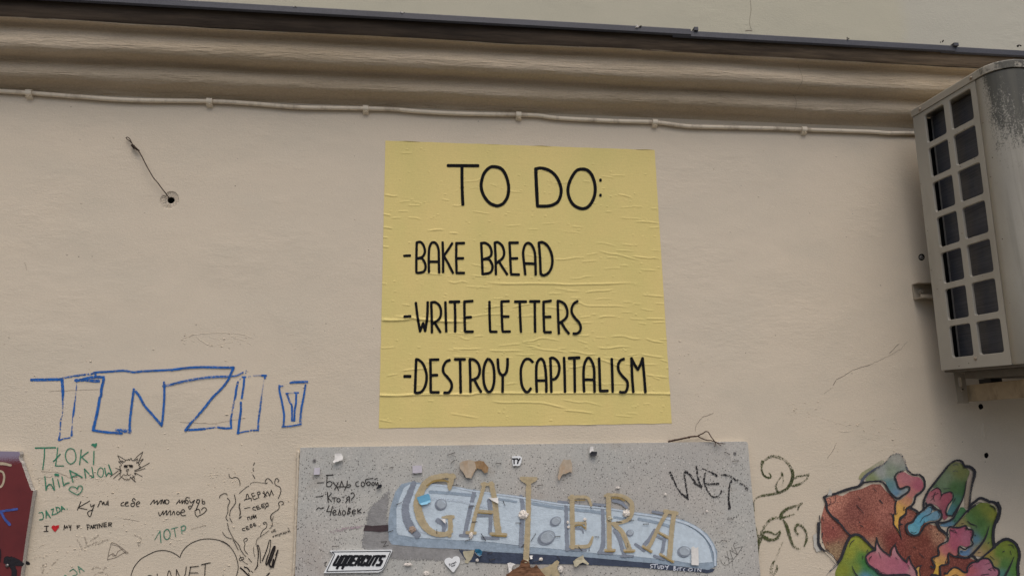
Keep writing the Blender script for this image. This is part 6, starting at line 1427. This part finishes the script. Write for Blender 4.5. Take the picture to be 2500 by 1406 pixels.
mb.blob((.0335, -.181, .165), .0022, (.2, 1, 1.2), .8, 5.0, 1); acb(mb, 'lint', M_PALE)
# front wrap: from the seam round the corner across the front
mb = MB()
prof = [(0.0006, -SEAM - .0012), (.0006, -AD + RC)]
for k in range(1, 10):
    a = math.pi / 2 * k / 10
    prof.append((RC - (RC - .0006) * math.cos(a), -AD + RC - (RC) * math.sin(a)))
prof += [(RC, -AD), (.12, -AD), (.40, -AD), (AW - RC, -AD)]
for k in range(1, 11):
    a = math.pi / 2 * k / 10
    prof.append((AW - RC + RC * math.sin(a), -AD + RC - RC * math.cos(a)))
prof += [(AW, 0.0)]
zz = [.0, .004, .2, .45, AH - .002]
rows = [[mb.add((x + (0 if z > .003 else .003), y, z)) for x, y in prof] for z in zz]
for a, b in zip(rows, rows[1:]):
    for i in range(len(prof) - 1): mb.face(a[i], a[i + 1], b[i + 1], b[i])
i0 = [mb.add((.012, prof[0][1], z)) for z in zz]
for k in range(len(zz) - 1): mb.face(rows[k][0], rows[k + 1][0], i0[k + 1], i0[k])
front = acb(mb, 'front_panel', M_ACM, smooth=True)
mb = MB()
for rad in (.06, .1, .14, .18, .22):
    cpt = [(.36 + rad * math.cos(2 * math.pi * k / 36), -AD - .008, .35 + rad * math.sin(2 * math.pi * k / 36)) for k in range(37)]
    mb.tube(cpt, .0025, 6, False)
for k in range(10):
    a = 2 * math.pi * k / 10
    mb.tube([(.36 + .03 * math.cos(a), -AD - .008, .35 + .03 * math.sin(a)), (.36 + .235 * math.cos(a), -AD - .001, .35 + .235 * math.sin(a))], .0025, 6)
acb(mb, 'fan_guard', M_ACP, smooth=True)
mb = MB(); mb.tube([(.36, -AD - .0008, .35), (.36, -AD - .0016, .35)], .23, 40); acb(mb, 'fan_opening', M_BLACKIN)
# base tray with its curled lower lip, and the back
mb = MB()
mb.box((.006, -AD + .010, -.006), (AW - .006, -.004, -.0005))
mb.box((.03, -AD + .035, -.024), (AW - .03, -.045, -.0065))
acb(mb, 'base_tray', m_simple('tray_metal', (74, 69, 61), .7, .2, dirt=(60, 52, 42), ns=30))
mb = MB(); mb.box((.001, -.0035, .0005), (AW, -.0005, AH - .003)); acb(mb, 'back_panel', M_ACP)
# lid with a turned-down lip following the same outline
mb = MB()
out = [(-.0022, .002), (-.0022, -AD + RC)]
for k in range(1, 10):
    a = math.pi / 2 * k / 10
    out.append((RC - (RC + .0022) * math.cos(a), -AD + RC - (RC + .0022) * math.sin(a)))
out += [(RC, -AD - .0022), (AW - RC, -AD - .0022)]
for k in range(1, 11):
    a = math.pi / 2 * k / 10
    out.append((AW - RC + (RC + .0022) * math.sin(a), -AD + RC - (RC + .0022) * math.cos(a)))
out += [(AW + .0022, .002)]
cxm, cym = AW / 2, -AD / 2
lev = [(AH + .0015, 1.0, .0012), (AH + .0015, 1.0, 0.0), (AH + .0185, 1.0, 0.0), (AH + .0215, 1.0, .0012), (AH + .0228, 1.0, .004), (AH + .0228, 1.0, .03)]
rows = []
for z, _, ins in lev:
    row = []
    for x, y in out:
        row.append(mb.add((x + math.copysign(min(ins, abs(cxm - x)), cxm - x), min(.002, y + (ins if y < -.02 else 0)), z)))
    rows.append(row)
for a, b in zip(rows, rows[1:]):
    for i in range(len(out) - 1): mb.face(a[i], a[i + 1], b[i + 1], b[i])
mb.face(*rows[-1])
mb.face(*rows[0][::-1])
t = NT('lid_paint')
c = t.mix(t.mr(t.noise((5, 5, 3), 4, .6), .35, .68), C(130, 124, 112), C(120, 115, 104))
S = t.sep()
n2 = t.mr(t.noise((300, 300, 260), 4, .8), .36, .64)
a = t.math('MULTIPLY', t.mr(S[1], -.30, -.365), t.mr(t.noise((40, 40, 30), 4, .7), .3, .55))
c = t.mix(t.math('MULTIPLY', t.mr(t.math('ADD', a, t.math('MULTIPLY', n2, .5)), .72, 1.15), .85), c, C(44, 43, 37))
lid = acb(mb, 'lid', t.out(c, .5, spec=.4))
lidp = lid.data.polygons
# screws on lid and grille
M_ACS = m_simple('unit_screw', (128, 118, 104), .4, .4, ns=200, dirt=(84, 60, 40))
def ac_screw(d, z, r=.0042, x=-.0022, ax=(-1, 0, 0), parent=None):
    mb = MB()
    p = Vector((x, -d, z)); A = Vector(ax)
    mb.tube([p + A * .0002, p + A * .0009], [r * 1.25, r * 1.2], 16); mb.tube([p + A * .0009, p + A * .0024, p + A * .0031], [r * .85, r * .7, r * .3], 12)
    acb(mb, 'screw', M_ACS, parent or ac, True)
ac_screw(.035, AH + .010); ac_screw(.222, AH + .010); ac_screw(.123, .022, x=0.0)
p = Vector((.085, -AD - .0022, AH + .012))
mb = MB(); mb.tube([p, p + Vector((0, -.0026, 0))], [.0042, .003], 14); acb(mb, 'screw', M_ACS, ac, True)
p = Vector((.05, -AD - .0, .040))
mb = MB(); mb.tube([p, p + Vector((0, -.004, 0))], [.006, .0045], 14); acb(mb, 'screw', M_ACS, ac, True)

# wall bracket: wall rail with bolted end behind the unit, upright plate and outreaching arm below it
M_BRK = m_simple('bracket_paint', (128, 119, 104), .55, var=.08, ns=30, bump=.1, dirt=(92, 78, 60))
M_BRKD = m_simple('bracket_rusty', (122, 108, 86), .7, var=.15, ns=40, bump=.15, dirt=(62, 46, 32))
brp = PY(2340, 960, 0.0)
br = empty('wall_bracket', (brp.x, 0, brp.z))
tag(br, 'beige steel bracket under the air conditioner, with rusty arm and slotted upright plate', 'bracket')
e0, e1 = PY(2240, 690, -.004), PY(2262, 732, -.004)
mb = MB()
zt, zb = PY(2250, 691, -.02).z, PY(2250, 729, -.02).z
x0 = PY(2239, 710, -.02).x
L_ = 1.1
mb.box((x0, -.0048, zb), (x0 + L_, -.0020, zt))                   # C section: web on the wall, two flanges with lips
mb.box((x0, -.030, zt - .0022), (x0 + L_, -.0050, zt)); mb.box((x0, -.030, zb), (x0 + L_, -.0050, zb + .0022))
mb.box((x0, -.0320, zb), (x0 + L_, -.0302, zb + .010))
acr = mb.build('wall_rail', M_BRK, br)
mb = MB(); c = Vector((x0 + .020, -.005, (zt + zb) / 2))
mb.tube([c, c + Vector((0, -.0015, 0))], .0085, 18); mb.tube([c + Vector((0, -.0015, 0)), c + Vector((0, -.008, 0))], [.0058, .0054], 6)
mb.build('bolt', M_BRK, br)
# upright: angle section whose front leg is seen with its slot
ux0 = PY(2331, 930, -.05).x
uw = .032
zu0 = PY(2350, 984, -.05).z; zu1 = zt
yu = -.050
mb = MB()
us = []
def slotpts(cx_, cz_, r, h, n=6):
    return [(cx_ + r * math.cos(a), cz_ + h + r * math.sin(a)) for a in [math.pi * k / n for k in range(n + 1)]] + [(cx_ + r * math.cos(a), cz_ - h + r * math.sin(a)) for a in [math.pi + math.pi * k / n for k in range(n + 1)]]
SL = slotpts(ux0 + uw * .46, zu0 + .055, .0048, .009)
vs, edges = [], []
loop([Vector(p) for p in ((ux0, zu0), (ux0 + uw, zu0), (ux0 + uw, zu1), (ux0, zu1))]); loop([Vector(p) for p in SL])
r = delaunay_2d_cdt(vs, edges, [], 1, 1e-7)
for v in r[0]: mb.add((v.x, yu, v.y))
for f in r[2]:
    cd = sum(r[0][k].x for k in f) / 3; cz_ = sum(r[0][k].y for k in f) / 3
    if not in_poly(cd, cz_, SL): mb.face(*f)
n = len(SL)
a = [mb.add((x, yu, z)) for x, z in SL]; b = [mb.add((x, yu + .003, z)) for x, z in SL]
for i in range(n): mb.face(a[i], a[(i + 1) % n], b[(i + 1) % n], b[i])
mb.box((ux0 + uw - .003, yu + .0034, zu0), (ux0 + uw, -.0325, zu1)); mb.box((ux0, yu + .0005, zu0), (ux0 + uw - .004, yu + .003, zu0 + .0015))
up1 = mb.build('upright', M_BRK, br)
mb = MB(); c = Vector((ux0 + uw * .46, yu, zu0 + .036))
mb.tube([c, c + Vector((0, -.002, 0))], .0082, 18); mb.tube([c + Vector((0, -.002, 0)), c + Vector((0, -.006, 0))], [.0052, .0048], 6)
mb.build('bolt', M_BRK, br)
mb = MB(); mb.tube([c + Vector((0, -.0061, 0)), c + Vector((0, -.0064, 0))], .0022, 12); mb.build('bolt_recess', M_DARK, br)
# arm: channel reaching out from the wall under the tray
ax0 = ux0 + uw + .002
zt2 = zu0 + .047; zb2 = zu0 + .004
mb = MB()
mb.box((ax0, -.40, zb2), (ax0 + .003, -.046, zt2)); mb.box((ax0 + .0031, -.40, zt2 - .003), (ax0 + .034, -.046, zt2 - .0002)); mb.box((ax0 + .0031, -.40, zb2 + .0002), (ax0 + .02, -.046, zb2 + .003))
mb.build('arm', M_BRKD, br)
mb = MB()
mb.box((ax0 + .58, -.40, zb2), (ax0 + .583, -.046, zt2)); mb.box((ax0 + .545, -.40, zt2 - .003), (ax0 + .5798, -.046, zt2 - .0002))
mb.build('arm', M_BRKD, br)
mb = MB(); mb.box((ax0 + .002, -.34, zt2 + .0004), (ax0 + .034, -.30, ZBOT - .026)); mb.build('rubber_foot', m_simple('rubber', (34, 33, 32), .8), br)
mb = MB(); mb.box((ax0 + .002, -.13, zt2 + .0004), (ax0 + .034, -.09, ZBOT - .026)); mb.build('rubber_foot', m_simple('rubber', (34, 33, 32), .8), br)

# grey smudges and half-rubbed pencil marks low on the wall
M_SMUDGE = m_paint('grey_smudge', (112, 103, 93), 1.3, 260, var=.2, nk=1.3, maxa=.42)
for q_ in '190,1318 196,1332; 208,1312 212,1330; 222,1318 240,1306; 232,1330 262,1316; 330,1306 345,1316 338,1330; 226,1388 236,1384 250,1389 258,1384; 232,1402 250,1396 262,1402; 128,1378 140,1366; 100,1384 112,1376 104,1396; 200,1340 236,1322; 470,1290 500,1282'.split(';'): strokes('smudge', M_SMUDGE, bld, [(SRC, 8, .6, q_)], on(WY), 2.0, 'faint rubbed grey mark')
